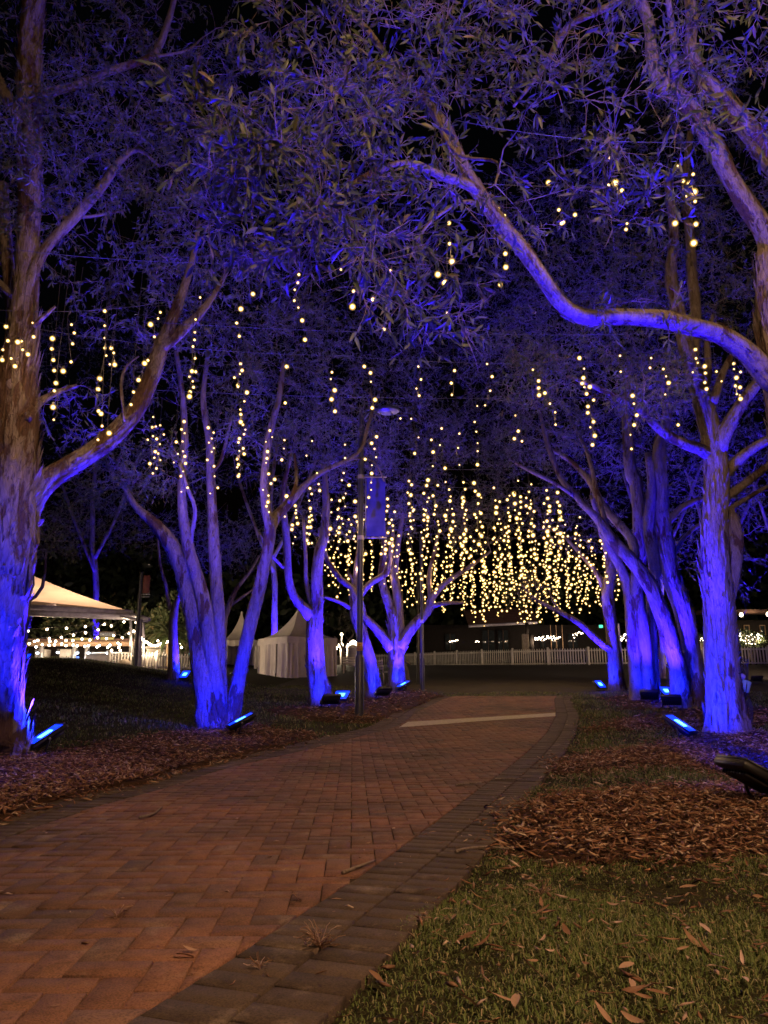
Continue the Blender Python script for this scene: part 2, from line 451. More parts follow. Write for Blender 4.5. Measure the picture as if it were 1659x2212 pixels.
for jj in range(-4, int(PATH_END / W) + 3):
    y0 = jj * W
    if y0 < .6: continue
    i0, i1 = int((xL(y0) - .2 + y0 * .04) / W) - 4, int((xR(y0) + .2 + y0 * .04) / W) + 5
    for ii in range(i0, i1):
        kk = (ii - jj) % 4
        if kk == 0: u0, v0, u1, v1 = ii, jj, ii + 2, jj + 1
        elif kk == 3: u0, v0, u1, v1 = ii, jj, ii + 1, jj + 2
        else: continue
        g = GAP / W * random.uniform(.7, 1.6)
        q = [(u0 + g, v0 + g), (u1 - g, v0 + g), (u1 - g, v1 - g), (u0 + g, v1 - g)]
        q = [herr(a * W, c * W) for a, c in q]
        my = sum(p[1] for p in q) / 4
        if my > PATH_END or my < .7: continue
        for fx, sgn in ((xL, 1), (xR, -1)):
            sl = float(fx(my + .1) - fx(my - .1)) / .2
            ln = math.hypot(1, sl); nr = (sgn / ln, -sgn * sl / ln)
            q = clip(q, (float(fx(my)) + nr[0] * .004, my + nr[1] * .004), nr)
            if len(q) < 3: break
        if len(q) < 3 or area(q) < .0012: continue
        polys.append(q)
def lay(parent, polys, mat, piece, field):
    order = sorted(range(len(polys)), key=lambda a: -screen_area(polys[a]))
    rest = MB()
    for r_, a in enumerate(order):
        dz = random.gauss(0, .0016)
        if r_ < 300:
            b = MB(); c = np.mean(polys[a], 0); prism(b, polys[a], dz=dz)
            base = (c[0], c[1], gz(*c)); o = b.build(piece, mat, parent, base=base); o.location = base
        else:
            prism(rest, polys[a], dz=dz)
    o = rest.build(field, mat, parent); o['kind'] = 'stuff'
yy = np.linspace(.4, PATH_END + .1, 90)
b = MB(); V = []
for y in yy:
    for x in (xL(y) - .42, xR(y) + .42): V.append((x, y, gz(x, y) + .004))
b.add(V, [(2 * k, 2 * k + 1, 2 * k + 3, 2 * k + 2) for k in range(len(yy) - 1)])
path = struct(b.build('brick_path', M['sand_joint']))
lay(path, polys, M['red_paver'], 'paver', 'paver_field')
# edging: two header courses of dark pavers along each side
def edging(E, sgn, y0, y1, courses):
    yq = np.linspace(y0, y1, 3000); xq = np.interp(yq, *E)
    s = np.concatenate([[0], np.cumsum(np.hypot(np.diff(xq), np.diff(yq)))])
    px = lambda a: np.interp(a, s, xq); py = lambda a: np.interp(a, s, yq)
    out = []
    for c_ in range(courses):
        off = .055 * c_; a = off
        while a + W < s[-1]:
            q = []
            o0, o1 = .004 + c_ * .205, c_ * .205 + .200
            for (aa, oo) in ((a + GAP, o0), (a + GAP, o1), (a + W - GAP, o1), (a + W - GAP, o0)):
                tx, ty = px(aa + .05) - px(aa - .05), py(aa + .05) - py(aa - .05); l = math.hypot(tx, ty)
                q.append((float(px(aa) + sgn * ty / l * oo), float(py(aa) - sgn * tx / l * oo)))
            out.append(q)
            a += W
    # make every outline counter-clockwise
    r = []
    for q in out:
        sg = sum(q[i][0] * q[(i + 1) % 4][1] - q[(i + 1) % 4][0] * q[i][1] for i in range(4))
        r.append(q if sg > 0 else q[::-1])
    return r
edge = bpy.data.objects.new('path_edging', None); COL.objects.link(edge); struct(edge)
lay(edge, edging(ER, 1, .8, PATH_END, 2) + edging(EL, -1, 2.6, PATH_END, 2), M['dark_paver'], 'paver', 'paver_field')
# ---- painted white line across the path
tp_ = [gp(880, 1562), gp(1040, 1552), gp(1200, 1542)]; bt_ = [gp(862, 1574), gp(1040, 1560), gp(1200, 1549)]
b = MB(); nL = 24; V = []
for r_ in (bt_, tp_):
    for k in range(nL + 1):
        f = k / nL * 2; a = min(int(f), 1); f -= a
        p = r_[a].lerp(r_[a + 1], f); V.append((p.x + random.uniform(-.01, .01), p.y + random.uniform(-.012, .012), gz(p.x, p.y) + .0205))
b.add(V, [(k, k + 1, nL + 2 + k, nL + 1 + k) for k in range(nL)])
struct(b.build('white_line', M['line_paint']))
# ---- dark plaza beyond the path
b = MB(); V = []; yv = np.linspace(PATH_END + .02, 44, 60)
for y in yv:
    for x in np.linspace(-3.5 - (y - 20) * .02, 30, 16):
        V.append((x if y > 21 else max(-1, x) if x < 5 else x, y, gz(x, y) + .004))
b.add(V, [(r_ * 16 + c_, r_ * 16 + c_ + 1, r_ * 16 + 17 + c_, r_ * 16 + 16 + c_) for r_ in range(59) for c_ in range(15)])
struct(b.build('plaza_road', M['asphalt']))

# ---- mulch beds
def inpoly(x, y, P):
    r = np.zeros(len(x), bool); n = len(P)
    for a in range(n):
        x1, y1 = P[a]; x2, y2 = P[(a + 1) % n]
        c = ((y1 > y) != (y2 > y)) & (x < (x2 - x1) * (y - y1) / (y2 - y1 + 1e-12) + x1)
        r ^= c
    return r
def gpoly(pts): return [(gp(*p).x, gp(*p).y) for p in pts]
BEDS = [gpoly([(-220, 1640), (60, 1632), (200, 1606), (400, 1578), (560, 1566), (660, 1580), (720, 1590), (600, 1622), (465, 1648), (350, 1690), (215, 1720), (0, 1788), (-260, 1880)]),
        gpoly([(570, 1532), (690, 1520), (800, 1500), (900, 1491), (965, 1506), (925, 1522), (860, 1553), (770, 1562), (650, 1556)]),
        gpoly([(990, 1830), (1040, 1800), (1110, 1748), (1220, 1722), (1400, 1700), (1560, 1690), (1800, 1690), (1900, 1860), (1659, 1868), (1400, 1852), (1240, 1862), (1120, 1850)]),
        gpoly([(1170, 1668), (1260, 1628), (1400, 1606), (1560, 1590), (1760, 1580), (1800, 1660), (1560, 1672), (1400, 1660), (1270, 1676)]),
        gpoly([(1275, 1580), (1340, 1552), (1440, 1538), (1560, 1530), (1740, 1530), (1760, 1560), (1540, 1576), (1400, 1574)]),
        gpoly([(1290, 1508), (1380, 1494), (1500, 1500), (1560, 1516), (1430, 1534), (1330, 1528)])]
def in_bed(x, y, grow=0.0):
    j = .15 * wob(np.stack([x, y, 0 * x], -1), 4.0, 31) + .11 * wob(np.stack([x, y, 0 * x], -1), 13.0, 32) + .07 * wob(np.stack([x, y, 0 * x], -1), 40.0, 35)
    k = .15 * wob(np.stack([x, y, 0 * x], -1), 4.0, 33) + .11 * wob(np.stack([x, y, 0 * x], -1), 13.0, 34) + .07 * wob(np.stack([x, y, 0 * x], -1), 40.0, 36)
    r = np.zeros(len(x), bool)
    for P in BEDS: r |= inpoly(x + j, y + k, P)
    return r
def on_path(x, y, m=.36):
    return (x > xL(y) - m) & (x < xR(y) + m) & (y < PATH_END)
def scatter(n, x0, x1, y0, y1):
    return RNG.uniform(x0, x1, n), RNG.uniform(y0, y1, n)
def visible(x, y, m=.1):
    return (np.abs(x) < (y + .6) * .535 + m)
hump = lambda x, y: .035 + .03 * wob(np.stack([x, y, 0 * x], -1), 1.6, 41) + .015 * wob(np.stack([x, y, 0 * x], -1), 6, 42)
for P in BEDS:      # each bed's own dark mound of soil under the chips
    A = np.array(P); xx_ = np.linspace(A[:, 0].min() - .2, A[:, 0].max() + .2, 60); yy_ = np.linspace(A[:, 1].min() - .2, A[:, 1].max() + .2, 60)
    X, Y = np.meshgrid(xx_, yy_); x, y = X.ravel(), Y.ravel()
    ins = in_bed(x, y) & ~on_path(x, y, .30)
    inner = in_bed(x + .12, y) & in_bed(x - .12, y) & in_bed(x, y + .12) & in_bed(x, y - .12)
    z = gnd(x, y) + np.where(inner, hump(x, y) - .016, np.where(ins, .004, -.03))
    i = (np.arange(59) * 60)[:, None]; k = np.arange(59)[None]
    Q = np.stack([i + k, i + k + 1, i + 61 + k, i + 60 + k], -1).reshape(-1, 4)
    keep = ins[Q].any(1)
    b = MB(); b.add(np.stack([x, y, z], -1), Q[keep]); struct(b.build('mulch_bed', M['mulch_base'], smooth=True))
def chips(b, x, y, z, L, Wd, tilt):
    n = len(x); a = RNG.uniform(0, 2 * math.pi, n); t = RNG.normal(0, tilt, n); r2 = RNG.normal(0, .5, n)
    d = np.stack([np.cos(a) * np.cos(t), np.sin(a) * np.cos(t), np.sin(t)], -1)
    s0 = np.stack([-np.sin(a), np.cos(a), 0 * a], -1); nrm = np.cross(d, s0)
    s = s0 * np.cos(r2)[:, None] + nrm * np.sin(r2)[:, None]; nrm = np.cross(d, s)
    c = np.stack([x, y, z], -1); L = L[:, None]; Wd = Wd[:, None]; th = Wd * .22; bow = L * RNG.uniform(-.12, .12, (n, 1))
    V = np.stack([c - d * L / 2, c - s * Wd / 2 + nrm * bow, c + s * Wd / 2 + nrm * bow, c + d * L / 2 + s * Wd * .25, c + d * L / 2 - s * Wd * .25, c + nrm * (bow + th)], 1)
    o = (np.arange(n) * 6)[:, None]
    T = np.array([[0, 1, 5], [0, 5, 2], [1, 4, 5], [4, 3, 5], [3, 2, 5], [0, 2, 1], [1, 2, 3], [1, 3, 4]])
    b.add(V.reshape(-1, 3), t=(o[:, None] + T[None]).reshape(-1, 3))
b = MB()
for (n, y0, y1, L0, L1, ww) in ((64000, 2.5, 8.6, .025, .10, .0145), (30000, 8.6, 14, .04, .10, .016), (16000, 14, 25, .06, .13, .026)):
    x, y = scatter(n, -y1 * .56, y1 * .56, y0, y1)
    jx, jy = RNG.normal(0, .13, n), RNG.normal(0, .20, n)
    k = visible(x, y, .3) & in_bed(x + jx, y + jy) & ~on_path(x, y, .20); x, y = x[k], y[k]
    k = ~on_path(x, y, .34) | (RNG.uniform(size=len(x)) < .55); x, y = x[k], y[k]; n = len(x)
    z = gnd(x, y) + np.where(on_path(x, y, .34), .024, np.where(in_bed(x + .1, y) & in_bed(x - .1, y) & in_bed(x, y + .1) & in_bed(x, y - .1), hump(x, y), .016) + RNG.uniform(-.008, .024, n))
    chips(b, x, y, z, RNG.uniform(L0, L1, n), ww * RNG.uniform(.5, 1.6, n), .28)
# stray chips and litter on the edging and the lawn beside the beds
x, y = scatter(6500, -7, 7, 2, 16); k = visible(x, y) & on_path(x, y, .42) & ~on_path(x, y, .02); x, y = x[k], y[k]
k = RNG.uniform(size=len(x)) < np.where(x > 0, .16, .35); x, y = x[k], y[k]
chips(b, x, y, gnd(x, y) + .02, RNG.uniform(.015, .07, len(x)), RNG.uniform(.004, .012, len(x)), .08)
x, y = scatter(26000, -9, 9, 2.2, 16); k = visible(x, y) & ~on_path(x, y, .4) & ~in_bed(x, y) & (x > 0); x, y = x[k], y[k]
k = RNG.uniform(size=len(x)) < .15 + .45 * np.clip(wob(np.stack([x, y, 0 * x], -1), 3.0, 61), 0, 1); x, y = x[k], y[k]
chips(b, x, y, gnd(x, y) + .025, RNG.uniform(.025, .08, len(x)), RNG.uniform(.006, .014, len(x)), .3)
o = b.build('bark_mulch', M['mulch']); o['kind'] = 'stuff'
# fine leaf litter: scraps of dry leaf and straw too many to count
b = MB(); x, y = scatter(30000, -1, 8, 1.4, 12); k = visible(x, y) & ~on_path(x, y, .40) & (x > 0); x, y = x[k], y[k]
k = RNG.uniform(size=len(x)) < .28 + .5 * np.clip(wob(np.stack([x, y, 0 * x], -1), 2.4, 71), 0, 1); x, y = x[k], y[k]; k = in_bed(x, y)
chips(b, x, y, gnd(x, y) + np.where(k, hump(x, y) + .02, .020), RNG.uniform(.018, .055, len(x)), RNG.uniform(.004, .016, len(x)), .25)
x, y = scatter(900, -3, 2.5, 1.5, 12); k = visible(x, y) & on_path(x, y, .3); x, y = x[k], y[k]
chips(b, x, y, gnd(x, y) + .018, RNG.uniform(.008, .04, len(x)), RNG.uniform(.003, .010, len(x)), .08)
o = b.build('leaf_litter', M['dry_leaf']); o['kind'] = 'stuff'

# ---- grass
def blades(b, x, y, h, wd):
    n = len(x); a = RNG.uniform(0, 2 * math.pi, n); lean = RNG.uniform(.3, 1.9, n)
    d = np.stack([np.cos(a), np.sin(a), 0 * a], -1); s = np.stack([-np.sin(a), np.cos(a), 0 * a], -1)
    c = np.stack([x, y, gnd(x, y) - .004], -1); H = h[:, None]; Wd = wd[:, None]; u = np.array([0, 0, 1.0])
    m = c + u * H * .6 + d * H * .30 * lean[:, None]; t = c + u * H * (1 - .42 * lean[:, None]) + d * H * .85 * lean[:, None]
    V = np.stack([c - s * Wd / 2, c + s * Wd / 2, m + s * Wd * .4, m - s * Wd * .4, t], 1); o = (np.arange(n) * 5)[:, None]
    b.add(V.reshape(-1, 3), t=(o[:, None] + np.array([[0, 1, 2], [0, 2, 3], [3, 2, 4]])[None]).reshape(-1, 3))
b = MB()
for (n, x0, x1, y0, y1, h, wd) in ((190000, -.6, 3.4, 1.3, 4.6, .023, .0030), (70000, 0, 7, 4.6, 10, .045, .0055), (45000, 1, 13, 10, 22, .06, .012), (50000, -15, .5, 9, 26, .06, .012)):
    x, y = scatter(n, x0, x1, y0, y1); k = visible(x, y, .3) & ~on_path(x, y, .375)
    x, y = x[k], y[k]; k = ~in_bed(x + RNG.normal(0, .10, len(x)), y + RNG.normal(0, .14, len(x))) | (RNG.uniform(size=len(x)) < .015); x, y = x[k], y[k]; n = len(x)
    cl = .68 + .55 * wob(np.stack([x, y, 0 * x], -1), 4.5, 51) + .35 * wob(np.stack([x, y, 0 * x], -1), 14, 52)
    k = RNG.uniform(size=n) < np.clip(cl + .12, .06, 1); x, y, cl = x[k], y[k], cl[k]; n = len(x)
    blades(b, x, y, h * RNG.uniform(.45, 1.35, n) * np.clip(cl + .2, .5, 1.4), wd * RNG.uniform(.6, 1.3, n))
o = b.build('lawn_grass', M['grass']); o['kind'] = 'stuff'

# ================================================================== TREES
def catmull(P, step):
    P = np.asarray(P, float); n = len(P)
    if n < 3:
        m = max(2, int(np.linalg.norm(P[-1, :3] - P[0, :3]) / step)); return np.linspace(P[0], P[-1], m + 1)
    Q = np.vstack([2 * P[0] - P[1], P, 2 * P[-1] - P[-2]]); out = []
    for i in range(1, n):
        p0, p1, p2, p3 = Q[i - 1], Q[i], Q[i + 1], Q[i + 2]
        m = max(1, int(np.linalg.norm(p2[:3] - p1[:3]) / step))
        t = (np.arange(m) / m)[:, None]
        out.append(.5 * (2 * p1 + (p2 - p0) * t + (2 * p0 - 5 * p1 + 4 * p2 - p3) * t ** 2 + (3 * p1 - p0 - 3 * p2 + p3) * t ** 3))
    out.append(P[-1:]); return np.vstack(out)
LEAF_ME = None
def leaf_arrays(P, D, L, Wd, rng):
    """corner points of lanceolate leaves: base P, direction D (n,3), length, width; slightly folded and drooping"""
    n = len(P); r = rng.normal(size=(n, 3)); S = np.cross(D, r); S /= np.maximum(np.linalg.norm(S, axis=1, keepdims=True), 1e-6); N = np.cross(S, D)
    L = L[:, None]; Wd = Wd[:, None]; c = rng.uniform(-.10, .16, (n, 1)) * L
    V = np.stack([P, P + D * L * .34 - S * Wd / 2 + N * (Wd * .18 + c * .5), P + D * L * .34 + S * Wd / 2 + N * (Wd * .18 + c * .5),
                  P + D * L * .70 - S * Wd * .38 + N * (Wd * .12 + c * .35), P + D * L * .70 + S * Wd * .38 + N * (Wd * .12 + c * .35),
                  P + D * L - N * c * .6, P + D * L * .5 + N * c * .55], 1)
    return V
LEAF_T = np.array([[0, 6, 1], [0, 2, 6], [1, 6, 3], [2, 4, 6], [3, 6, 5], [6, 4, 5]])
def tree(name, label, limbs, crown, mats=('bark', 'bark'), dbase=None, group='paperbark trees along the path', leafless=.2, leaf_len=(.06, .105),
         pick=0, seed=1, flakes=0, per=26, dens=1.35, near=1.0, sprig=.30, leafm='leaf', step=.14, sides=16, rough=.13, ground=True):
    rng = np.random.default_rng(seed)
    p0 = limbs[0][3][0]
    if ground and dbase is None:
        base = gp(p0[0], p0[1]); dbase = base.y
    else:
        base = at(p0[0], p0[1], dbase)
        base.z = gz(base.x, base.y)
    th = thing(name, label, 'tree', base, group); bs = np.array(base)
    nodes, nrad = [], []
    flk = MB()
    for li, (pname, d0, d1, pts) in enumerate(limbs):
        n = len(pts); A = []
        for j, (px, py, wd) in enumerate(pts):
            d = dbase + d0 + (d1 - d0) * (j / max(1, n - 1)); p = at(px, py, d); A.append((p.x, p.y, p.z, wd / 2 / FPX * zdepth(px, py, d)))
        A = np.array(A)
        if li == 0 or (pname == 'trunk' and pts[0][1] > 1400):
            zz = gz(A[0, 0], A[0, 1]); A[0, 2] = min(A[0, 2], zz) - .12 if True else A[0, 2]
        C = catmull(A, step)
        # small crooks
        if len(C) > 4:
            j_ = np.stack([wob(C[:, :3], 1.7, seed * 31 + li * 7 + q) for q in range(3)], -1) * (C[:, 3:4] * .34); j_[0] = 0
            C[:, :3] += j_
        rad = np.maximum(C[:, 3], .004)
        if pname == 'trunk':
            h = C[:, 2] - gz(C[0, 0], C[0, 1]); rad = rad * (1 + .28 * np.exp(-np.maximum(h, 0) / .22))
        m = MB(); sd = sides if rad[0] > .05 else 8
        m.tube(C[:, :3], rad, sd, seed * 13 + li, amp=rough if rad[0] > .04 else .06, ridge=.85 if pname == 'trunk' else .35)
        m.build(pname, M[mats[0] if pname == 'trunk' else mats[1]], th, smooth=True, base=bs)
        # points twigs may spring from
        s0 = int(len(C) * (.55 if pname == 'trunk' else .22))
        nodes.append(C[s0:, :3]); nrad.append(rad[s0:])
        if flakes:
            k = int(1.7 * flakes * len(C) * np.clip(rad.mean() / .15, .15, 1.4))
            ii = rng.integers(0, len(C) - 1, k); a = rng.uniform(0, 2 * math.pi, k)
            T = np.gradient(C[:, :3], axis=0); T /= np.linalg.norm(T, axis=1, keepdims=True); T = T[ii]
            u = np.cross(T, np.array([.3, .2, .93])); u /= np.linalg.norm(u, axis=1, keepdims=True); v = np.cross(T, u)
            N = u * np.cos(a)[:, None] + v * np.sin(a)[:, None]; S = np.cross(T, N)
            r_ = rad[ii][:, None]; hL = rng.uniform(.05, .27, (k, 1)) * np.clip(r_ / .14, .4, 1.4); hw = r_ * rng.uniform(.05, .20, (k, 1)); li_ = rng.uniform(.0, 1, (k, 1)) ** 2.5 * .20 * r_ + .002
            c = C[ii, :3] + N * r_ * 1.02; sg = rng.choice([-1, 1], (k, 1)); jg = rng.uniform(-.3, .3, (k, 6, 1))
            V = np.stack([c - T * hL - S * hw * .7, c - T * hL * .8 + S * hw * .8, c + S * hw - N * .15 * hw, c - S * hw - N * .15 * hw,
                          c + T * hL * .7 - S * hw * .6 + N * li_, c + T * hL + S * hw * .5 + N * li_ * 1.3], 1)
            V += jg * T[:, None] * hL[:, None] * .5
            o_ = (np.arange(k) * 6)[:, None, None]
            flk.add(V.reshape(-1, 3), q=(o_ + np.array([[0, 1, 2, 3], [3, 2, 5, 4]])[None]).reshape(-1, 4))
    if flakes:
        o = flk.build('bark_flakes', M[mats[0]], th, base=bs, smooth=True); o['kind'] = 'stuff'
    nodes = np.concatenate(nodes); nrad = np.concatenate(nrad)
    # ---- twigs reach for points scattered through the crown
    att = []
    for (px, py, dd, rx, ry, rz, n) in crown:
        c = np.array(at(px, py, dbase + dd * near)); n = int(n * dens); q = rng.normal(size=(n, 3)); q /= np.linalg.norm(q, axis=1, keepdims=True)
        q *= rng.uniform(.25, 1, (n, 1)) ** .5; att.append(c + q * np.array([rx, ry, rz]))
    if att:
        att = np.concatenate(att); att = att[att[:, 2] > gnd(att[:, 0], att[:, 1]) + 1.3]
        K = len(att); NP = 6
        d0 = np.array([np.min(np.sum((nodes - a) ** 2, 1)) for a in att]); att = att[np.argsort(d0)]
        cap = len(nodes) + K * (NP - 1); ND = np.zeros((cap, 3)); NR = np.zeros(cap); ND[:len(nodes)] = nodes; NR[:len(nodes)] = nrad; cnt = len(nodes)
        PA = np.zeros((K, NP, 3)); RA = np.zeros((K, NP)); tt = np.linspace(0, 1, NP)[:, None]
        for a in range(K):
            dv = ND[:cnt] - att[a]; i = np.argmin(np.sum(dv * dv, 1) * (1 + .5 * (dv[:, 2] > 0)))
            p = ND[i]; v = att[a] - p; L = np.linalg.norm(v) + 1e-6
            bend = rng.normal(size=3) * L * .16; bend[2] += L * rng.uniform(-.05, .16)
            pts = p + v * tt + bend * (tt * (1 - tt) * 2) + rng.normal(size=(NP, 3)) * L * .025 * (tt > 0) * (tt < 1)
            r0 = min(NR[i] * .75, .0035 + .0085 * L)
            PA[a] = pts; RA[a] = r0 + (max(.0016, r0 * .22) - r0) * tt[:, 0]
            ND[cnt:cnt + NP - 1] = pts[1:]; NR[cnt:cnt + NP - 1] = RA[a, 1:]; cnt += NP - 1
        tw = MB(); big = RA[:, 0] > .014
        tw.tubes(PA[~big], RA[~big], 3); tw.tubes(PA[big], RA[big], 5)
        # ---- sprigs: short twiglets at the outer part of each twig, leaves on them
        ns = 5; ii = np.repeat(np.arange(K), ns); f = rng.uniform(.45, 1.0, K * ns) * (NP - 1); lo = np.minimum(f.astype(int), NP - 2); fr = (f - lo)[:, None]
        S0 = PA[ii, lo] * (1 - fr) + PA[ii, lo + 1] * fr
        D = PA[ii, -1] - PA[ii, -3]; D /= np.maximum(np.linalg.norm(D, axis=1, keepdims=True), 1e-6)
        D = D * .9 + rng.normal(size=D.shape) * .62 + np.array([0, 0, rng.uniform(-.1, .1)]); D /= np.linalg.norm(D, axis=1, keepdims=True)
        SL = sprig * rng.uniform(.45, 1.3, K * ns)[:, None]
        k3 = np.linspace(0, 1, 4)[None, :, None]; cu = rng.normal(size=(K * ns, 1, 3)) * SL[:, None] * .22
        SP = S0[:, None] + D[:, None] * SL[:, None] * k3 + cu * k3 * k3
        tw.tubes(SP, np.broadcast_to(np.array([.0028, .0022, .0017, .0011]), (K * ns, 4)) * rng.uniform(.7, 1.3, (K * ns, 1)), 3)
        o = tw.build('twigs', M['twig_bark'], th, base=bs); o['kind'] = 'stuff'
        leafy = np.repeat(rng.uniform(size=K) > leafless, ns)
        nl = max(1, int(per * 1.35) // ns); SPl = SP[leafy]; ns2 = len(SPl)
        ii = np.repeat(np.arange(ns2), nl); f = np.clip(rng.beta(2.2, 1.0, len(ii)), 0, 1) * 3; lo = np.minimum(f.astype(int), 2); fr = (f - lo)[:, None]
        B = SPl[ii, lo] * (1 - fr) + SPl[ii, lo + 1] * fr; D = SPl[ii, 3] - SPl[ii, 0]; D /= np.maximum(np.linalg.norm(D, axis=1, keepdims=True), 1e-6)
        D = D * .75 + rng.normal(size=D.shape) * .55 + np.array([0, 0, -.30]); D /= np.linalg.norm(D, axis=1, keepdims=True)
        L = rng.uniform(*leaf_len, len(ii)); Wd = L * rng.uniform(.17, .26, len(ii))
        V = leaf_arrays(B, D, L, Wd, rng)
        sel = np.zeros(len(V), bool)
        if pick:
            c = V.mean(1) - np.array([0, 0, CAM_H]); cs, sn = math.cos(PITCH), math.sin(PITCH)
            z = c[:, 1] * cs + c[:, 2] * sn; u = CX + FPX * c[:, 0] / z; v = CY - FPX * (-c[:, 1] * sn + c[:, 2] * cs) / z
            e = np.linalg.norm(np.cross(V[:, 5] - V[:, 0], V[:, 2] - V[:, 1]), axis=1) / z ** 2
            e[(z < .5) | (u < 10) | (u > 1650) | (v < 5) | (v > 2200)] = 0
            sel[np.argsort(-e)[:pick]] = True; sel &= e > 0
            for q in V[sel]:
                m = MB(); m.add(q, t=LEAF_T); o = m.build('leaf', M[leafm], th, base=q[0]); o.location = q[0] - bs
        R_ = V[~sel]; fo = MB(); fo.add(R_.reshape(-1, 3), t=((np.arange(len(R_)) * 7)[:, None, None] + LEAF_T[None]).reshape(-1, 3))
        o = fo.build('foliage', M[leafm], th, base=bs); o['kind'] = 'stuff'
    return th
TREES = {}
G_ = 'paperbark trees along the path'
# -- tree whose long arching limb crosses the picture, trunk at the right border
TREES['arch'] = tree('paperbark_tree', 'nearest paperbark tree, its long S-shaped limb arching over the path from the right', [
    ('trunk', 0, -.1, [(1752, 1705, 96), (1738, 1450, 84), (1718, 1200, 76), (1694, 1000, 70), (1684, 850, 66), (1676, 760, 70), (1668, 650, 60), (1661, 550, 48)]),
    ('branch', -.1, -.5, [(1661, 550, 46), (1645, 500, 42), (1605, 440, 40), (1570, 380, 36), (1540, 320, 40), (1500, 250, 36), (1470, 212, 34), (1425, 175, 30), (1407, 125, 26), (1402, 50, 24), (1375, -20, 22)]),
    ('branch', -.15, -1.2, [(1680, 830, 50), (1639, 779, 48), (1605, 749, 44), (1554, 720, 42), (1503, 708, 40), (1436, 694, 40), (1385, 691, 37), (1334, 691, 37), (1280, 694, 36), (1239, 681, 36), (1209, 654, 34), (1185, 620, 32), (1160, 583, 33), (1128, 538, 34), (1090, 493, 34), (1045, 430, 33), (1010, 375, 31), (985, 325, 33), (965, 278, 31), (935, 235, 22), (890, 180, 17), (850, 140, 15), (790, 60, 13), (720, 5, 10)]),
    ('branch', -1.0, -1.9, [(1030, 412, 22), (990, 392, 22), (955, 380, 20), (905, 358, 17), (860, 352, 14), (800, 375, 16), (752, 402, 11), (690, 430, 5)]),
    ('branch', -.9, -1.4, [(1050, 452, 13), (1015, 437, 10), (980, 445, 8), (930, 480, 7), (900, 520, 5)]),
    ('branch', -.3, -.9, [(1470, 212, 18), (1455, 150, 16), (1452, 80, 15), (1440, -10, 13)]),
    ('branch', 0, -.5, [(1700, 380, 52), (1655, 310, 50), (1600, 245, 46), (1550, 195, 40), (1510, 150, 32), (1492, 100, 26), (1495, 40, 24), (1480, -40, 20)]),
    ('branch', 0, .2, [(1690, 900, 40), (1700, 600, 46), (1710, 380, 50)]),
    ('branch', -1.3, -1.9, [(935, 235, 14), (985, 330, 8), (1072, 350, 7), (1070, 400, 4)]),
    ('branch', -.6, -.2, [(1110, 230, 6), (1180, 140, 12), (1230, 60, 14), (1330, 10, 16), (1400, -40, 18)]),
 ], [(560, 400, -2.2, .50, .5, .40, 44), (640, 290, -2.3, .42, .5, .40, 34), (490, 330, -2.2, .3, .4, .35, 24), (620, 480, -2.1, .4, .4, .28, 24), (740, 380, -1.9, .45, .5, .45, 34), (770, 240, -1.8, .45, .5, .5, 40), (820, 90, -1.6, .6, .6, .5, 56), (990, 70, -1.3, .7, .6, .5, 60), (700, 100, -1.3, .6, .6, .5, 40),
     (1140, 60, -1.0, .8, .7, .5, 44), (1240, 165, -2.0, .22, .3, .2, 12), (1300, 60, -1.0, .7, .6, .4, 36), (900, 470, -1.6, .5, .5, .5, 46), (830, 590, -2.1, .3, .4, .35, 16), (960, 620, -1.5, .35, .4, .4, 22), (1000, 700, -1.8, .12, .2, .2, 5), (815, 665, -2.2, .1, .15, .1, 4), (1290, 375, -2.0, .18, .3, .22, 14), (1425, 420, -2.0, .1, .2, .12, 6), (1345, 470, -2.0, .1, .15, .1, 5), (1390, 280, -1.6, .4, .5, .35, 22), (1560, 90, -1.4, .5, .5, .5, 40), (1600, 320, -1.6, .25, .4, .3, 12), (1460, 40, -.6, .8, .7, .6, 40), (1130, 470, -1.2, .45, .4, .3, 7), (1380, 650, -.5, .6, .4, .3, 9), (1100, 190, -.8, .7, .6, .5, 26), (650, 200, -1.0, .9, .9, .7, 40), (880, 300, -.9, .6, .6, .6, 34)],
    mats=('bark_brown', 'bark'), dbase=6.75, leafless=.30, leaf_len=(.07, .118), pick=300, seed=3, flakes=6, per=20, dens=.72, near=1.28, sprig=.21, step=.07, sides=18, rough=.17)
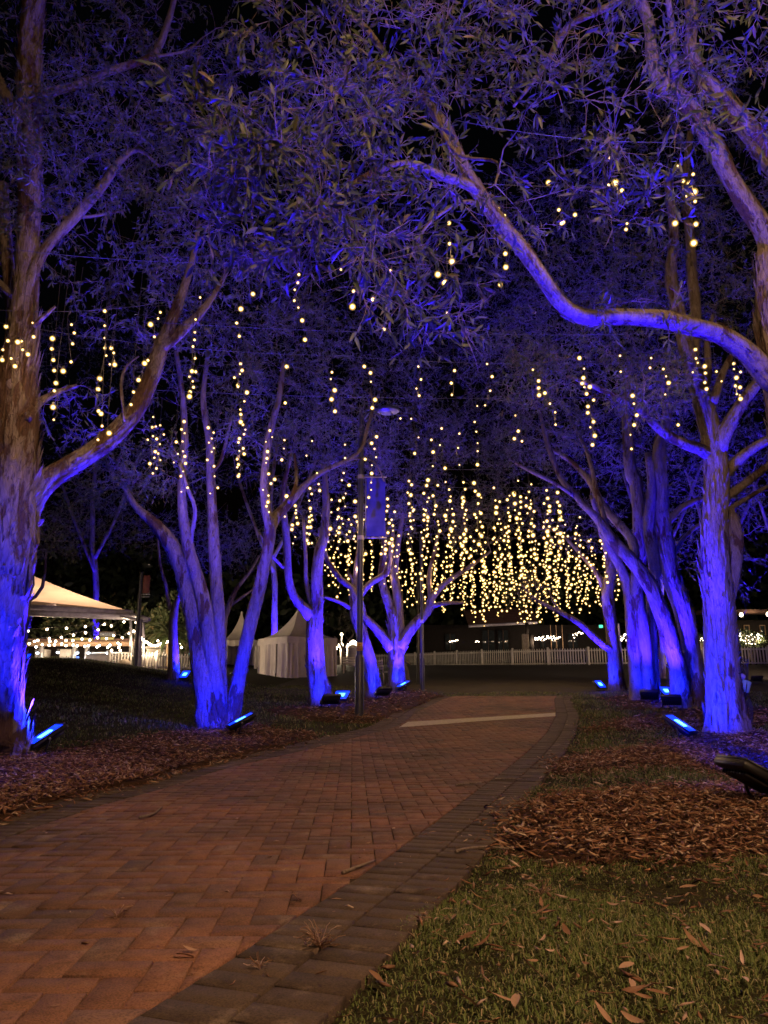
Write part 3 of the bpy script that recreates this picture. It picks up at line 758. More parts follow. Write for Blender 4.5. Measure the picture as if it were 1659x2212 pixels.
TREES['left'] = tree('paperbark_tree', 'thick flaking paperbark tree at the left border, leaning limb lifted to the right', [
    ('trunk', 0, .1, [(-6, 1632, 112), (-4, 1500, 100), (2, 1300, 100), (8, 1150, 112), (10, 1080, 122), (22, 1000, 108), (32, 900, 90), (36, 830, 78), (46, 700, 56), (55, 560, 46), (62, 420, 44), (66, 250, 50), (72, 100, 48), (88, -60, 38)]),
    ('branch', .1, .9, [(40, 1130, 60), (78, 1065, 54), (110, 1032, 50), (150, 1006, 44), (200, 975, 41), (240, 945, 40), (290, 890, 36), (325, 822, 34), (345, 762, 32), (372, 690, 25), (390, 640, 20), (415, 560, 13), (430, 480, 8)]),
    ('branch', .6, 1.3, [(348, 752, 26), (385, 722, 24), (430, 682, 18), (462, 640, 12), (500, 570, 7)]),
    ('branch', 0, .5, [(55, 640, 24), (100, 545, 20), (165, 470, 21), (225, 395, 19), (260, 345, 14), (300, 325, 8), (345, 360, 5)]),
    ('branch', 0, .6, [(70, 230, 24), (110, 198, 20), (185, 178, 17), (240, 152, 16), (320, 125, 15), (345, 95, 15), (362, 50, 13), (380, -10, 10)]),
    ('branch', .4, .5, [(24, 900, 34), (20, 800, 30), (30, 700, 27), (24, 620, 26), (16, 540, 24), (10, 400, 22)]),
    ('branch', -.1, .6, [(55, 905, 24), (85, 868, 17), (120, 848, 13), (165, 832, 8)]),
    ('branch', .2, .2, [(30, 640, 14), (-20, 590, 13), (-60, 560, 12)]),
    ('branch', 0, .3, [(45, 255, 30), (10, 200, 26), (-30, 120, 24)]),
    ('branch', .3, .9, [(320, 125, 7), (400, 110, 5), (440, 80, 3)]),
    ('branch', .1, .5, [(130, 470, 8), (190, 468, 7), (270, 455, 4)]),
    ('branch', .3, .6, [(270, 910, 5), (262, 830, 7), (275, 790, 5), (300, 770, 3)]),
    ('branch', -.1, -.1, [(72, 705, 10), (100, 680, 9), (120, 662, 5)]),
 ], [(60, 390, .1, 1.0, 1.0, .8, 60), (150, 330, .2, 1.1, 1.1, .7, 64), (230, 250, .3, 1.2, 1.0, .7, 60), (100, 60, .6, 1.6, 1.2, .9, 50), (330, 60, .8, 1.5, 1.2, .9, 50), (450, 200, 1.0, 1.3, 1.2, 1.1, 56), (380, 330, .8, 1.0, 1.0, .8, 44), (440, 520, 1.1, 1.0, .9, .9, 46), (300, 460, .7, 1.0, .9, .6, 24), (30, 500, .3, .9, .9, .5, 30), (300, 640, 1.2, 1.0, .8, .8, 18), (180, 900, 1.2, .9, .7, .5, 16)],
    mats=('bark_brown', 'bark'), leafless=.22, pick=300, seed=11, flakes=8, per=26, sprig=.26, step=.09, sides=20, rough=.13)
TREES['vee'] = tree('paperbark_tree', 'paperbark tree left of the path whose stems spread in a V from one base', [
    ('trunk', -.05, .3, [(458, 1568, 48), (446, 1490, 44), (422, 1362, 36), (404, 1292, 36), (382, 1210, 34), (358, 1165, 30), (330, 1130, 22), (292, 1094, 15), (262, 1040, 10)]),
    ('trunk', 0, .2, [(478, 1566, 44), (457, 1440, 34), (441, 1308, 32), (424, 1240, 28), (408, 1184, 25), (396, 1108, 21), (394, 1042, 18), (400, 960, 15), (396, 870, 12), (380, 760, 8)]),
    ('trunk', .1, .6, [(478, 1545, 40), (474, 1440, 34), (471, 1330, 28), (462, 1175, 24), (458, 1075, 20), (456, 960, 17), (440, 860, 12), (450, 760, 8)]),
    ('trunk', 0, .2, [(494, 1566, 36), (513, 1500, 31), (529, 1406, 29), (542, 1340, 28), (560, 1260, 27), (576, 1187, 25), (583, 1140, 24), (575, 1097, 20), (572, 1040, 18), (584, 940, 15), (606, 850, 11), (612, 780, 7)]),
    ('branch', .15, 1.2, [(582, 1150, 24), (603, 1113, 23), (628, 1086, 21), (662, 1046, 13), (700, 1018, 11), (755, 992, 9), (782, 968, 8), (795, 920, 7), (806, 880, 5), (800, 840, 3)]),
    ('branch', .9, 1.5, [(735, 1000, 6), (775, 990, 5), (810, 1000, 4), (830, 1040, 3)]),
    ('branch', .1, -.1, [(412, 1170, 11), (422, 1102, 9), (404, 1052, 9), (388, 1000, 6)]),
    ('branch', .1, .5, [(625, 1085, 10), (640, 1040, 8), (636, 980, 5)]),
    ('branch', .4, .8, [(457, 1020, 10), (478, 990, 8), (500, 900, 5)]),
 ], [(330, 1010, .2, .9, .8, .5, 46), (210, 1040, .4, .9, .7, .4, 36), (420, 800, .4, 1.2, 1.0, .9, 54), (520, 650, .6, 1.5, 1.3, 1.0, 64), (620, 760, .5, 1.3, 1.1, .9, 54), (560, 930, .4, .9, .9, .5, 30), (740, 900, 1.3, .9, .9, .6, 28), (360, 620, .8, 1.5, 1.3, 1.0, 46), (620, 480, .8, 1.7, 1.4, 1.0, 54), (440, 400, 1.0, 1.7, 1.4, 1.0, 40), (540, 220, 1.2, 1.9, 1.5, 1.1, 40)],
    mats=('bark', 'bark'), pick=300, seed=19, flakes=7, per=26, sprig=.32, step=.12, sides=14)
TREES['straight'] = tree('paperbark_tree', 'tall straight paperbark trunk right of the path, cable box strapped to its base', [
    ('trunk', 0, .1, [(1568, 1585, 82), (1567, 1500, 72), (1566, 1448, 67), (1556, 1313, 63), (1549, 1211, 60), (1547, 1110, 52), (1547, 1042, 49), (1541, 975, 46), (1527, 908, 40), (1513, 857, 38), (1497, 806, 36), (1480, 755, 33), (1468, 700, 28), (1462, 654, 26), (1450, 600, 24), (1455, 500, 20), (1440, 380, 15)]),
    ('branch', .1, .3, [(1572, 1290, 32), (1583, 1215, 34), (1588, 1165, 32), (1584, 1120, 24), (1580, 1098, 10)]),
    ('branch', .1, .5, [(1490, 790, 26), (1500, 720, 24), (1502, 671, 23), (1496, 603, 23), (1492, 520, 20), (1480, 400, 16), (1490, 280, 12)]),
    ('branch', 0, -.4, [(1553, 975, 36), (1568, 938, 34), (1585, 905, 29), (1600, 880, 27), (1625, 845, 24), (1660, 800, 20)]),
    ('branch', .1, -.2, [(1560, 1030, 26), (1605, 985, 22), (1645, 958, 20), (1700, 930, 18)]),
    ('branch', .2, .5, [(1572, 1070, 20), (1620, 1035, 17), (1665, 1000, 14)]),
    ('branch', .3, .8, [(1560, 1110, 12), (1610, 1080, 10), (1660, 1050, 8)]),
    ('branch', 0, -.9, [(1525, 978, 28), (1490, 967, 24), (1456, 952, 22), (1430, 935, 21), (1408, 914, 19), (1385, 888, 15), (1347, 867, 14), (1300, 843, 12), (1262, 825, 10), (1225, 812, 7)]),
    ('branch', -.1, .2, [(1518, 850, 18), (1530, 800, 15), (1528, 740, 12), (1540, 680, 8)]),
    ('branch', -.1, .2, [(1540, 870, 20), (1565, 800, 15), (1590, 755, 10)]),
 ], [(1390, 840, -1.0, .7, .6, .45, 46), (1170, 820, -1.1, .6, .6, .45, 40), (1340, 770, -.9, .5, .5, .35, 26), (1450, 560, .6, 1.6, 1.4, .9, 60), (1330, 600, .8, 1.4, 1.2, .8, 54), (1580, 500, .6, 1.5, 1.3, .9, 54), (1480, 360, 1.0, 1.8, 1.5, 1.0, 50), (1620, 680, .4, .9, .9, .6, 30), (1250, 480, 1.2, 1.6, 1.4, 1.0, 44), (1600, 250, 1.0, 1.9, 1.5, 1.0, 40), (1330, 250, 1.2, 1.9, 1.5, 1.1, 44), (1180, 720, .6, 1.0, 1.0, .6, 30), (1420, 830, -1.2, .35, .4, .3, 18)],
    mats=('bark', 'bark'), pick=300, seed=29, flakes=7, per=26, sprig=.30, step=.11, sides=20, rough=.11)
TREES['fan'] = tree('paperbark_tree', 'paperbark tree with two fat leaning stems fanning left, behind the straight trunk', [
    ('trunk', -.1, .3, [(1466, 1526, 44), (1463, 1448, 38), (1446, 1381, 34), (1419, 1296, 33), (1402, 1262, 32), (1378, 1226, 30), (1354, 1201, 27), (1316, 1160, 24), (1287, 1116, 18), (1256, 1086, 15), (1240, 1065, 14), (1210, 1030, 12), (1180, 950, 10), (1165, 880, 6)]),
    ('trunk', .1, .3, [(1500, 1526, 44), (1493, 1415, 38), (1474, 1313, 40), (1450, 1245, 38), (1442, 1177, 33), (1433, 1110, 30), (1429, 1042, 28), (1426, 1009, 27), (1424, 960, 25), (1440, 890, 20), (1435, 800, 15)]),
    ('branch', .3, .2, [(1420, 1250, 28), (1412, 1200, 27), (1405, 1140, 25), (1410, 1060, 20), (1400, 980, 14)]),
    ('branch', .2, .9, [(1372, 1215, 22), (1366, 1168, 19), (1334, 1128, 18), (1302, 1094, 17), (1273, 1042, 14), (1235, 1000, 10), (1190, 970, 7)]),
    ('branch', .2, -.2, [(1240, 1072, 8), (1200, 1045, 8), (1150, 1020, 8), (1112, 1000, 5)]),
    ('branch', .3, .8, [(1440, 1130, 16), (1470, 1098, 14), (1510, 1080, 12), (1560, 1075, 8)]),
    ('branch', .3, .6, [(1455, 1200, 10), (1480, 1160, 9), (1520, 1130, 8), (1550, 1128, 5)]),
    ('branch', .2, .9, [(1316, 1150, 12), (1290, 1060, 10), (1270, 980, 8), (1230, 900, 5)]),
 ], [(1150, 930, .4, 1.0, 1.0, .8, 40), (1100, 800, .7, 1.4, 1.3, 1.0, 54), (1220, 930, .8, 1.2, 1.1, .8, 44), (1290, 740, 1.0, 1.8, 1.6, 1.1, 60), (1400, 640, 1.2, 1.9, 1.6, 1.1, 50), (1500, 820, .8, 1.4, 1.3, .9, 40), (1200, 560, 1.4, 2.0, 1.7, 1.2, 50), (1080, 640, 1.4, 1.8, 1.5, 1.1, 44), (1240, 360, 1.6, 2.2, 1.8, 1.3, 40), (1590, 1050, 1.0, .9, .9, .7, 20)],
    pick=0, seed=37, flakes=7, per=26, sprig=.40, step=.15, sides=14, leafless=.22)
TREES['twin'] = tree('paperbark_tree', 'paperbark tree with two close upright stems beside the pale post', [
    ('trunk', 0, .1, [(1402, 1514, 34), (1396, 1448, 29), (1387, 1347, 28), (1379, 1279, 27), (1384, 1211, 28), (1378, 1144, 27), (1375, 1042, 26), (1368, 1030, 26), (1360, 980, 23), (1352, 880, 18), (1362, 780, 12)]),
    ('trunk', 0, .4, [(1372, 1500, 30), (1368, 1381, 26), (1360, 1279, 22), (1345, 1232, 20), (1315, 1180, 15), (1295, 1130, 10), (1275, 1070, 6)]),
    ('trunk', .3, .5, [(1415, 1508, 22), (1412, 1400, 20), (1405, 1320, 18), (1400, 1250, 14)]),
    ('branch', .2, .6, [(1378, 1100, 12), (1400, 1060, 10), (1415, 1000, 7)]),
 ], [(1300, 980, .8, 1.1, 1.0, .7, 30), (1380, 740, .8, 1.7, 1.5, 1.1, 44), (1240, 680, 1.5, 2.0, 1.7, 1.2, 44), (1450, 480, 1.8, 2.6, 2.0, 1.5, 44), (1180, 430, 2.0, 2.6, 2.0, 1.5, 44), (1420, 960, .8, .8, .8, .6, 16)],
    seed=41, flakes=6, per=26, dens=1.7, sprig=.45, step=.17, sides=12)
TREES['stub'] = tree('paperbark_tree', 'farthest right-hand paperbark tree, bare low limb bent over the path', [
    ('trunk', 0, .2, [(1334, 1491, 34), (1328, 1381, 28), (1318, 1313, 26), (1314, 1279, 26), (1320, 1230, 22), (1310, 1180, 17), (1290, 1110, 12), (1280, 1030, 7)]),
    ('branch', 0, -.6, [(1318, 1402, 18), (1304, 1394, 15), (1280, 1373, 14), (1253, 1347, 13), (1216, 1326, 11), (1175, 1306, 9), (1150, 1290, 6), (1125, 1262, 4)]),
    ('branch', 0, -.3, [(1215, 1326, 6), (1195, 1300, 5), (1185, 1270, 3)]),
    ('branch', .1, .6, [(1316, 1290, 15), (1290, 1240, 12), (1255, 1200, 9), (1220, 1160, 6)]),
 ], [(1230, 1120, .3, 1.6, 1.4, 1.0, 44), (1130, 1040, .8, 1.8, 1.5, 1.1, 50), (1060, 930, 1.2, 2.0, 1.7, 1.2, 50), (1250, 870, 1.2, 2.2, 1.8, 1.3, 50), (1140, 1270, -.5, .5, .5, .3, 8), (1100, 700, 2.0, 2.8, 2.2, 1.6, 44), (960, 520, 2.5, 3.2, 2.4, 1.8, 44)],
    seed=43, flakes=6, per=24, dens=1.9, sprig=.50, step=.2, sides=12)
TREES['fork'] = tree('paperbark_tree', 'paperbark tree beside the lamp post whose trunk forks at tent-peak height', [
    ('trunk', 0, .1, [(700, 1524, 48), (686, 1442, 38), (681, 1370, 35), (680, 1333, 33), (683, 1311, 26), (681, 1242, 24), (689, 1187, 22), (698, 1162, 21), (705, 1090, 15), (700, 1000, 10)]),
    ('branch', 0, -.4, [(676, 1338, 26), (660, 1318, 22), (636, 1289, 18), (623, 1246, 17), (620, 1170, 16), (616, 1130, 15), (612, 1060, 11), (630, 980, 7)]),
    ('branch', .1, .3, [(675, 1320, 12), (662, 1260, 10), (660, 1198, 8), (655, 1120, 6)]),
    ('branch', -.1, -.9, [(622, 1235, 8), (600, 1215, 7), (578, 1190, 6), (560, 1150, 4)]),
 ], [(640, 1010, .2, 1.3, 1.2, .9, 50), (740, 960, .5, 1.5, 1.3, .9, 50), (590, 880, .6, 1.7, 1.5, 1.1, 50), (700, 760, 1.0, 2.2, 1.9, 1.3, 60), (820, 850, 1.0, 1.6, 1.5, 1.0, 40), (560, 640, 1.5, 2.4, 2.0, 1.5, 44), (760, 560, 1.8, 2.8, 2.2, 1.6, 50), (650, 360, 2.0, 3.0, 2.4, 1.8, 44), (200, 760, 2.5, 2.2, 1.8, 1.2, 30)],
    seed=47, flakes=6, per=24, dens=1.6, sprig=.42, step=.16, sides=14)
TREES['lean'] = tree('paperbark_tree', 'slim paperbark tree leaning left right behind the lamp post', [
    ('trunk', 0, .2, [(810, 1506, 32), (800, 1442, 28), (782, 1369, 25), (768, 1326, 22), (766, 1297, 20), (762, 1272, 14), (738, 1252, 13), (716, 1224, 12), (704, 1200, 10), (690, 1140, 7)]),
    ('branch', .1, .4, [(768, 1300, 16), (782, 1280, 15), (804, 1256, 14), (834, 1238, 13), (842, 1202, 11), (850, 1140, 7)]),
    ('branch', .1, -.5, [(762, 1318, 10), (740, 1303, 9), (716, 1294, 8), (690, 1286, 5)]),
    ('branch', .2, .4, [(770, 1300, 10), (768, 1240, 9), (776, 1170, 6)]),
 ], [(700, 1120, .2, .9, .9, .6, 24), (840, 1080, .5, 1.2, 1.1, .8, 36), (780, 1000, .6, 1.3, 1.2, .8, 36), (900, 960, 1.0, 1.6, 1.4, 1.0, 40), (800, 700, 1.8, 2.4, 2.0, 1.4, 44), (940, 760, 2.0, 2.4, 2.0, 1.4, 44)],
    seed=53, flakes=5, per=24, dens=1.6, sprig=.42, step=.17, sides=12)
TREES['candelabra'] = tree('paperbark_tree', 'stocky paperbark tree left of the far fence, limbs raised like a candelabra', [
    ('trunk', 0, 0, [(858, 1491, 38), (856, 1442, 34), (855, 1406, 35), (852, 1375, 30), (844, 1320, 22), (831, 1278, 18), (826, 1246, 16), (830, 1180, 12), (825, 1110, 8)]),
    ('branch', 0, -.3, [(846, 1402, 26), (834, 1388, 22), (810, 1358, 19), (786, 1333, 17), (781, 1308, 13), (768, 1270, 10), (750, 1230, 6)]),
    ('branch', .1, .3, [(860, 1375, 24), (860, 1330, 22), (857, 1278, 20), (852, 1246, 17), (858, 1180, 13), (870, 1110, 8)]),
    ('branch', 0, -.2, [(866, 1398, 28), (880, 1368, 24), (898, 1344, 23), (922, 1318, 20), (933, 1290, 16), (962, 1258, 12), (1016, 1222, 9), (1060, 1190, 5)]),
    ('branch', -.1, -.3, [(924, 1314, 12), (946, 1306, 11), (972, 1303, 9), (1003, 1303, 5)]),
    ('branch', 0, .3, [(930, 1295, 12), (926, 1250, 10), (936, 1200, 8), (950, 1140, 5)]),
 ], [(830, 1120, .3, 1.2, 1.2, .8, 36), (940, 1100, .4, 1.5, 1.3, .9, 44), (1040, 1130, .4, 1.4, 1.2, .8, 36), (880, 980, .8, 1.9, 1.6, 1.1, 50), (1010, 950, 1.0, 2.2, 1.8, 1.2, 50), (920, 820, 1.5, 2.8, 2.2, 1.5, 50), (1040, 740, 2.5, 3.0, 2.4, 1.7, 44), (880, 600, 3.0, 3.4, 2.6, 2.0, 44)],
    seed=59, flakes=6, per=24, dens=1.9, sprig=.5, step=.2, sides=12)
G2 = 'smaller trees on the lawn'
TREES['lawn'] = tree('lawn_tree', 'slim blue-lit tree on the lawn between the shade roof and the V-stemmed tree', [
    ('trunk', 0, .1, [(375, 1467, 26), (372, 1373, 20), (374, 1330, 19), (378, 1308, 15), (386, 1290, 12), (412, 1278, 8), (430, 1255, 5)]),
    ('branch', 0, -.2, [(370, 1318, 12), (362, 1298, 9), (358, 1265, 8), (346, 1220, 6), (340, 1150, 4)]),
    ('branch', 0, .2, [(386, 1290, 9), (392, 1250, 7), (396, 1190, 5)]),
 ], [(340, 1150, .2, 1.3, 1.2, .8, 34), (420, 1180, .4, 1.3, 1.2, .8, 30), (240, 1120, .6, 1.8, 1.5, .9, 34), (370, 1040, 1.0, 2.2, 1.8, 1.2, 34)],
    group=G2, seed=61, per=20, sprig=.5, leafm='leaf', step=.25, sides=10)
TREES['dark'] = tree('lawn_tree', 'small dark forked tree silhouetted against the pale shade roof', [
    ('trunk', 0, 0, [(50, 1434, 15), (49, 1360, 12), (52, 1310, 10), (62, 1298, 8), (78, 1288, 8), (92, 1268, 8), (97, 1238, 6), (100, 1190, 4)]),
    ('branch', 0, 0, [(56, 1304, 7), (66, 1280, 6), (73, 1262, 5), (70, 1215, 3)]),
    ('branch', 0, 0, [(51, 1320, 8), (40, 1270, 7), (44, 1200, 5)]),
 ], [(110, 1180, .3, 1.5, 1.2, .5, 26), (60, 1130, .5, 2.0, 1.5, .8, 34), (180, 1130, .8, 2.0, 1.5, .8, 30)], group=G2, seed=67, per=20, sprig=.5, step=.25, sides=8)
TREES['slant'] = tree('lawn_tree', 'slanting blue-lit tree half hidden behind the V-stemmed tree', [
    ('trunk', 0, .2, [(478, 1440, 16), (482, 1358, 14), (489, 1323, 12), (510, 1272, 11), (536, 1240, 8), (560, 1200, 5)]),
    ('branch', .1, .3, [(495, 1310, 7), (520, 1292, 6), (548, 1272, 4)]),
    ('branch', .1, .1, [(487, 1330, 7), (480, 1290, 6), (470, 1250, 4)]),
 ], [(540, 1190, .2, 1.2, 1.0, .7, 24), (470, 1180, .4, 1.2, 1.0, .7, 20), (520, 1090, .8, 2.0, 1.6, 1.0, 30)], dbase=24.0, group=G2, seed=71, per=20, sprig=.5, step=.25, sides=8)

GB = 'tall dark trees behind the lit rows'
for nm, px, py, dd, lab in (('tall_a', 205, 1436, 54, 'tall dark tree rising behind the shade roof'), ('tall_b', 590, 1436, 48, 'tall dark tree behind the two marquee tents'), ('tall_c', 1560, 1436, 30, 'tall dark tree behind the straight trunk'), ('tall_d', 1425, 1440, 34, 'tall dark tree behind the fan-shaped tree'), ('tall_e', 1700, 1440, 24, 'tall dark tree beyond the right border trunk')):
    x_ = px
    TREES[nm] = tree('background_tree', lab, [('trunk', 0, .4, [(x_, py, 16), (x_ + 4, py - 160, 13), (x_ - 6, py - 330, 10), (x_ + 8, py - 480, 7)]), ('branch', .1, .5, [(x_ + 2, py - 200, 9), (x_ - 40, py - 300, 7), (x_ - 80, py - 420, 5)]), ('branch', .1, .5, [(x_, py - 230, 9), (x_ + 50, py - 330, 7), (x_ + 95, py - 450, 5)])],
        [(x_, py - 300, 0, 3.4, 2.4, 2.2, 46), (x_ - 90, py - 480, .5, 3.6, 2.6, 2.6, 46), (x_ + 90, py - 500, .5, 3.6, 2.6, 2.6, 46), (x_, py - 700, 1, 4.6, 3, 3, 50)],
        dbase=dd, group=GB, seed=100 + px, per=24, dens=1.0, sprig=.8, leaf_len=(.12, .2), step=.4, sides=8)

# ================================================================== FLOODLIGHTS
GF = 'blue LED floodlights at the feet of the trees'
def flood(px, py, n, label, spill=1.0, beam=1.0, s=1.0, beamdir=None, target=None, swap=False, cone=120, bcone=78, pos=None):
    p = Vector(pos) if pos else gp(px, py); n = Vector(n).normalized()
    t = thing('floodlight', label, 'floodlight', (p.x, p.y, gz(p.x, p.y) + .01), GF)
    Rm = basis(n); c = Vector((0, 0, .15 * s + .02)); wx, wy, wz = .40 * s, .29 * s, .055 * s
    if swap: wx, wy = .30 * s, .42 * s
    b = MB(); b.bevbox(c, (wx, wy, wz), .012 * s, Rm); b.build('housing', M['black_metal'], t)
    b = MB()
    for k in range(9):
        b.box(c + Rm @ Vector(((k - 4) * wx * .095, 0, -wz * .72)), (wx * .018, wy * .72, wz * .5), Rm)
    b.build('cooling_fins', M['black_metal'], t)
    b = MB(); q = wz / 2 + .004
    for (cx_, cy_, sx, sy) in ((0, wy * .46, wx * .96, wy * .05), (0, -wy * .46, wx * .96, wy * .05), (wx * .465, 0, wx * .05, wy * .86), (-wx * .465, 0, wx * .05, wy * .86)):
        b.box(c + Rm @ Vector((cx_, cy_, q)), (sx, sy, .014), Rm)
    b.build('bezel', M['black_metal'], t)
    b = MB(); b.box(c + Rm @ Vector((0, 0, q - .002)), (wx * .88, wy * .86, .003), Rm); l = b.build('lens', M['led_lens'], t)
    b = MB(); b.box(c + Rm @ Vector((0, 0, q + .001)), (wx * .42, wy * .36, .003), Rm); b.build('diode_panel', M['led_core'], l)
    low = Rm @ Vector((0, -1, 0))
    for sg in (-1, 1):
        b = MB(); a = c + Rm @ Vector((sg * wx * .47, -wy * .05, -wz * .3)); e = Vector((a.x + Rm[0][1] * -.05, a.y + Rm[1][1] * -.05, .0))
        b.tube([a, a.lerp(e, .5), e], [.011 * s, .011 * s, .012 * s], 6); b.build('leg', M['black_metal'], t)
    b = MB(); b.box((0, 0, .008), (wx * .95, .05 * s, .014), Matrix.Rotation(math.atan2(Rm[1][0], Rm[0][0]), 3, 'Z')); b.build('foot_bar', M['black_metal'], t)
    bolt = MB(); bolt.lathe([(0.0, 0), (.014 * s, 0), (.014 * s, .012), (0, .012)], c + Rm @ Vector((wx * .5, -wy * .05, -wz * .2)), 8, Rm @ Matrix.Rotation(math.pi / 2, 3, 'Y')); bolt.build('bolt', M['steel'], t)
    o = c + n * (wz / 2 + .03)
    if spill: lamp('SPOT', o, P_SPILL * spill, C_SPILL, t, .05, (target - t.location - o).normalized() if target else n, R(cone), blend=.8, name='flood_spill')
    lamp('POINT', o + n * .02, P_SPILL * .03, C_SPILL, t, .05, name='flood_scatter')
    if beam:
        d = Vector(beamdir) if beamdir else (n * .30 + Vector((0, 0, .9)))
        lamp('SPOT', o, P_BEAM * beam, C_BEAM, t, .05, d.normalized(), R(bcone), blend=.8, name='flood_beam')
    return t
T_ = lambda k, px, py, dd=0: at(px, py, TREES[k].location.y + dd)
flood(97, 1626, (-.40, -.36, .84), 'floodlight with glowing slanted face beside the thick left border trunk', 1.6, .9, swap=True, target=T_('left', 0, 1400))
flood(-190, 1700, (.5, .45, .75), 'added unseen floodlight outside the left border, facing the thick flaking trunk', 3.8, .45, beamdir=(.52, -.58, .62), target=T_('left', 0, 1300), cone=50)  # added out of view to throw blue on the trunk front
flood(520, 1586, (-.42, -.16, .88), 'floodlight seen side-on at the foot of the V-stemmed tree', 1.7, 1.0, swap=True, target=T_('vee', 470, 1400))
flood(400, 1471, (-.45, -.62, .62), 'far floodlight shining at the camera beside the slim lawn tree', 1.0, .6, target=T_('lawn', 373, 1380))
flood(714, 1530, (-.25, .55, .78), 'black back of the floodlight at the foot of the forked tree', .5, .9, target=T_('fork', 688, 1440))
flood(738, 1521, (-.30, -.58, .74), 'floodlight glaring at the camera between forked tree and lamp post', .5, .8, beamdir=(.10, -.40, .90), target=T_('fork', 690, 1400))
flood(872, 1493, (-.40, -.20, .88), 'floodlight at the foot of the candelabra-shaped tree', .7, .9, swap=True, target=T_('candelabra', 855, 1420))
flood(828, 1510, (-.3, .52, .80), 'low black floodlight on the mulch right of the lamp post', .7, .6, target=T_('lean', 800, 1430))
flood(1296, 1493, (.50, -.55, .68), 'floodlight glaring at the camera left of the farthest right-hand tree', 1.0, .9, target=T_('stub', 1328, 1400))
flood(1376, 1506, (.10, .60, .78), 'black floodlight turned away, below the left stem of the twin tree', .45, .7, target=T_('twin', 1375, 1400))
flood(1404, 1519, (.22, .55, .78), 'black floodlight turned away, below the right stem of the twin tree', .45, .7, target=T_('twin', 1392, 1400))
flood(1452, 1532, (.28, .55, .78), 'black floodlight turned away at the foot of the leaning fan tree', .6, 1.0, target=T_('fan', 1458, 1400))
flood(1440, 1510, (.30, -.62, .70), 'floodlight glaring at the camera between twin tree and fan tree', .5, .8, target=T_('fan', 1470, 1400))
flood(1470, 1596, (.40, -.36, .84), 'floodlight with glowing slanted face left of the straight trunk', 1.7, 1.2, swap=True, target=T_('straight', 1560, 1400))
flood(1640, 1742, (.44, .10, .89), 'nearest floodlight, black back propped on the mulch at the right border', 6.5, 1.25, 1.05, (-.36, -.26, .87), T_('straight', 1563, 1405), True, 34, 115)
flood(52, 1434, (-.2, -.62, .72), 'farthest floodlight, a blue spark by the dark forked tree', .6, .35, target=T_('dark', 52, 1380))
for k_, (x_, y_, n_, lab_) in {'tall_a': (250, 1440, (-.1, .5, .86), 'added unseen floodlight behind the crest below the shade roof'), 'tall_b': (575, 1440, (-.1, .5, .86), 'added unseen floodlight behind the marquee tents'), 'tall_c': (1540, 1446, (.1, .5, .86), 'added floodlight far behind the straight trunk, back turned'), 'tall_d': (1436, 1448, (.1, .5, .86), 'added floodlight far behind the fan-shaped tree, back turned'), 'tall_e': (1668, 1450, (.1, .5, .86), 'added unseen floodlight beyond the right border, back turned')}.items():  # floods added to fill the background crowns with blue light
    flood(x_, y_, n_, lab_, .3, 2.2, target=TREES[k_].location + Vector((0, 0, 2)), beamdir=(0, .25, 1), bcone=95, pos=(TREES[k_].location.x + .5, TREES[k_].location.y - 1.6, 0))
flood(508, 1462, (-.45, .2, .8), 'floodlight behind the V-stemmed tree lighting the slanting tree', .7, .5, target=T_('slant', 480, 1380))

# ================================================================== HANGING STRINGS OF BULBS
def ico(r, sub=1):
    import bmesh
    bm = bmesh.new(); bmesh.ops.create_icosphere(bm, subdivisions=sub, radius=r)
    V = [v.co.copy() for v in bm.verts]; F = [[v.index for v in f.verts] for f in bm.faces]; bm.free(); return V, F
def bulb_mesh(name, core, r0, r1):
    me = bpy.data.meshes.new(name); V, F = ico(r0, 2); V2, F2 = ico(r1, 2); n = len(V)
    vs = [tuple(v) for v in V] + [tuple(v) for v in V2]
    cap = [(r1 * .45 * math.cos(k * math.pi / 3), r1 * .45 * math.sin(k * math.pi / 3), zz) for zz in (r1 * .85, r1 * 1.7) for k in range(6)]
    n2 = len(vs); vs += cap
    fs = F + [[i + n for i in f] for f in F2] + [[n2 + k, n2 + (k + 1) % 6, n2 + 6 + (k + 1) % 6, n2 + 6 + k] for k in range(6)] + [[n2 + 6 + k for k in range(6)]]
    me.from_pydata(vs, [], fs)
    me.materials.append(core); me.materials.append(M['bulb_halo']); me.materials.append(M['cord'])
    me.polygons.foreach_set('material_index', [0] * len(F) + [1] * len(F2) + [2] * 7); me.polygons.foreach_set('use_smooth', [True] * len(fs)); return me
BULB = bulb_mesh('bulb', M['bulb_core'], .021, .037)
FBULB = bulb_mesh('bulb', M['festoon_core'], .05, .07)
GS = 'strings of warm bulbs hanging over the path'
ORD = ['leftmost', 'second', 'third', 'fourth', 'fifth', 'sixth', 'seventh', 'eighth', 'ninth', 'tenth', 'eleventh', 'twelfth', 'thirteenth', 'fourteenth', 'fifteenth', 'sixteenth', 'seventeenth', 'eighteenth', 'nineteenth', 'twentieth', 'twenty-first', 'twenty-second', 'twenty-third', 'twenty-fourth', 'twenty-fifth', 'twenty-sixth', 'twenty-seventh', 'twenty-eighth', 'twenty-ninth', 'thirtieth']
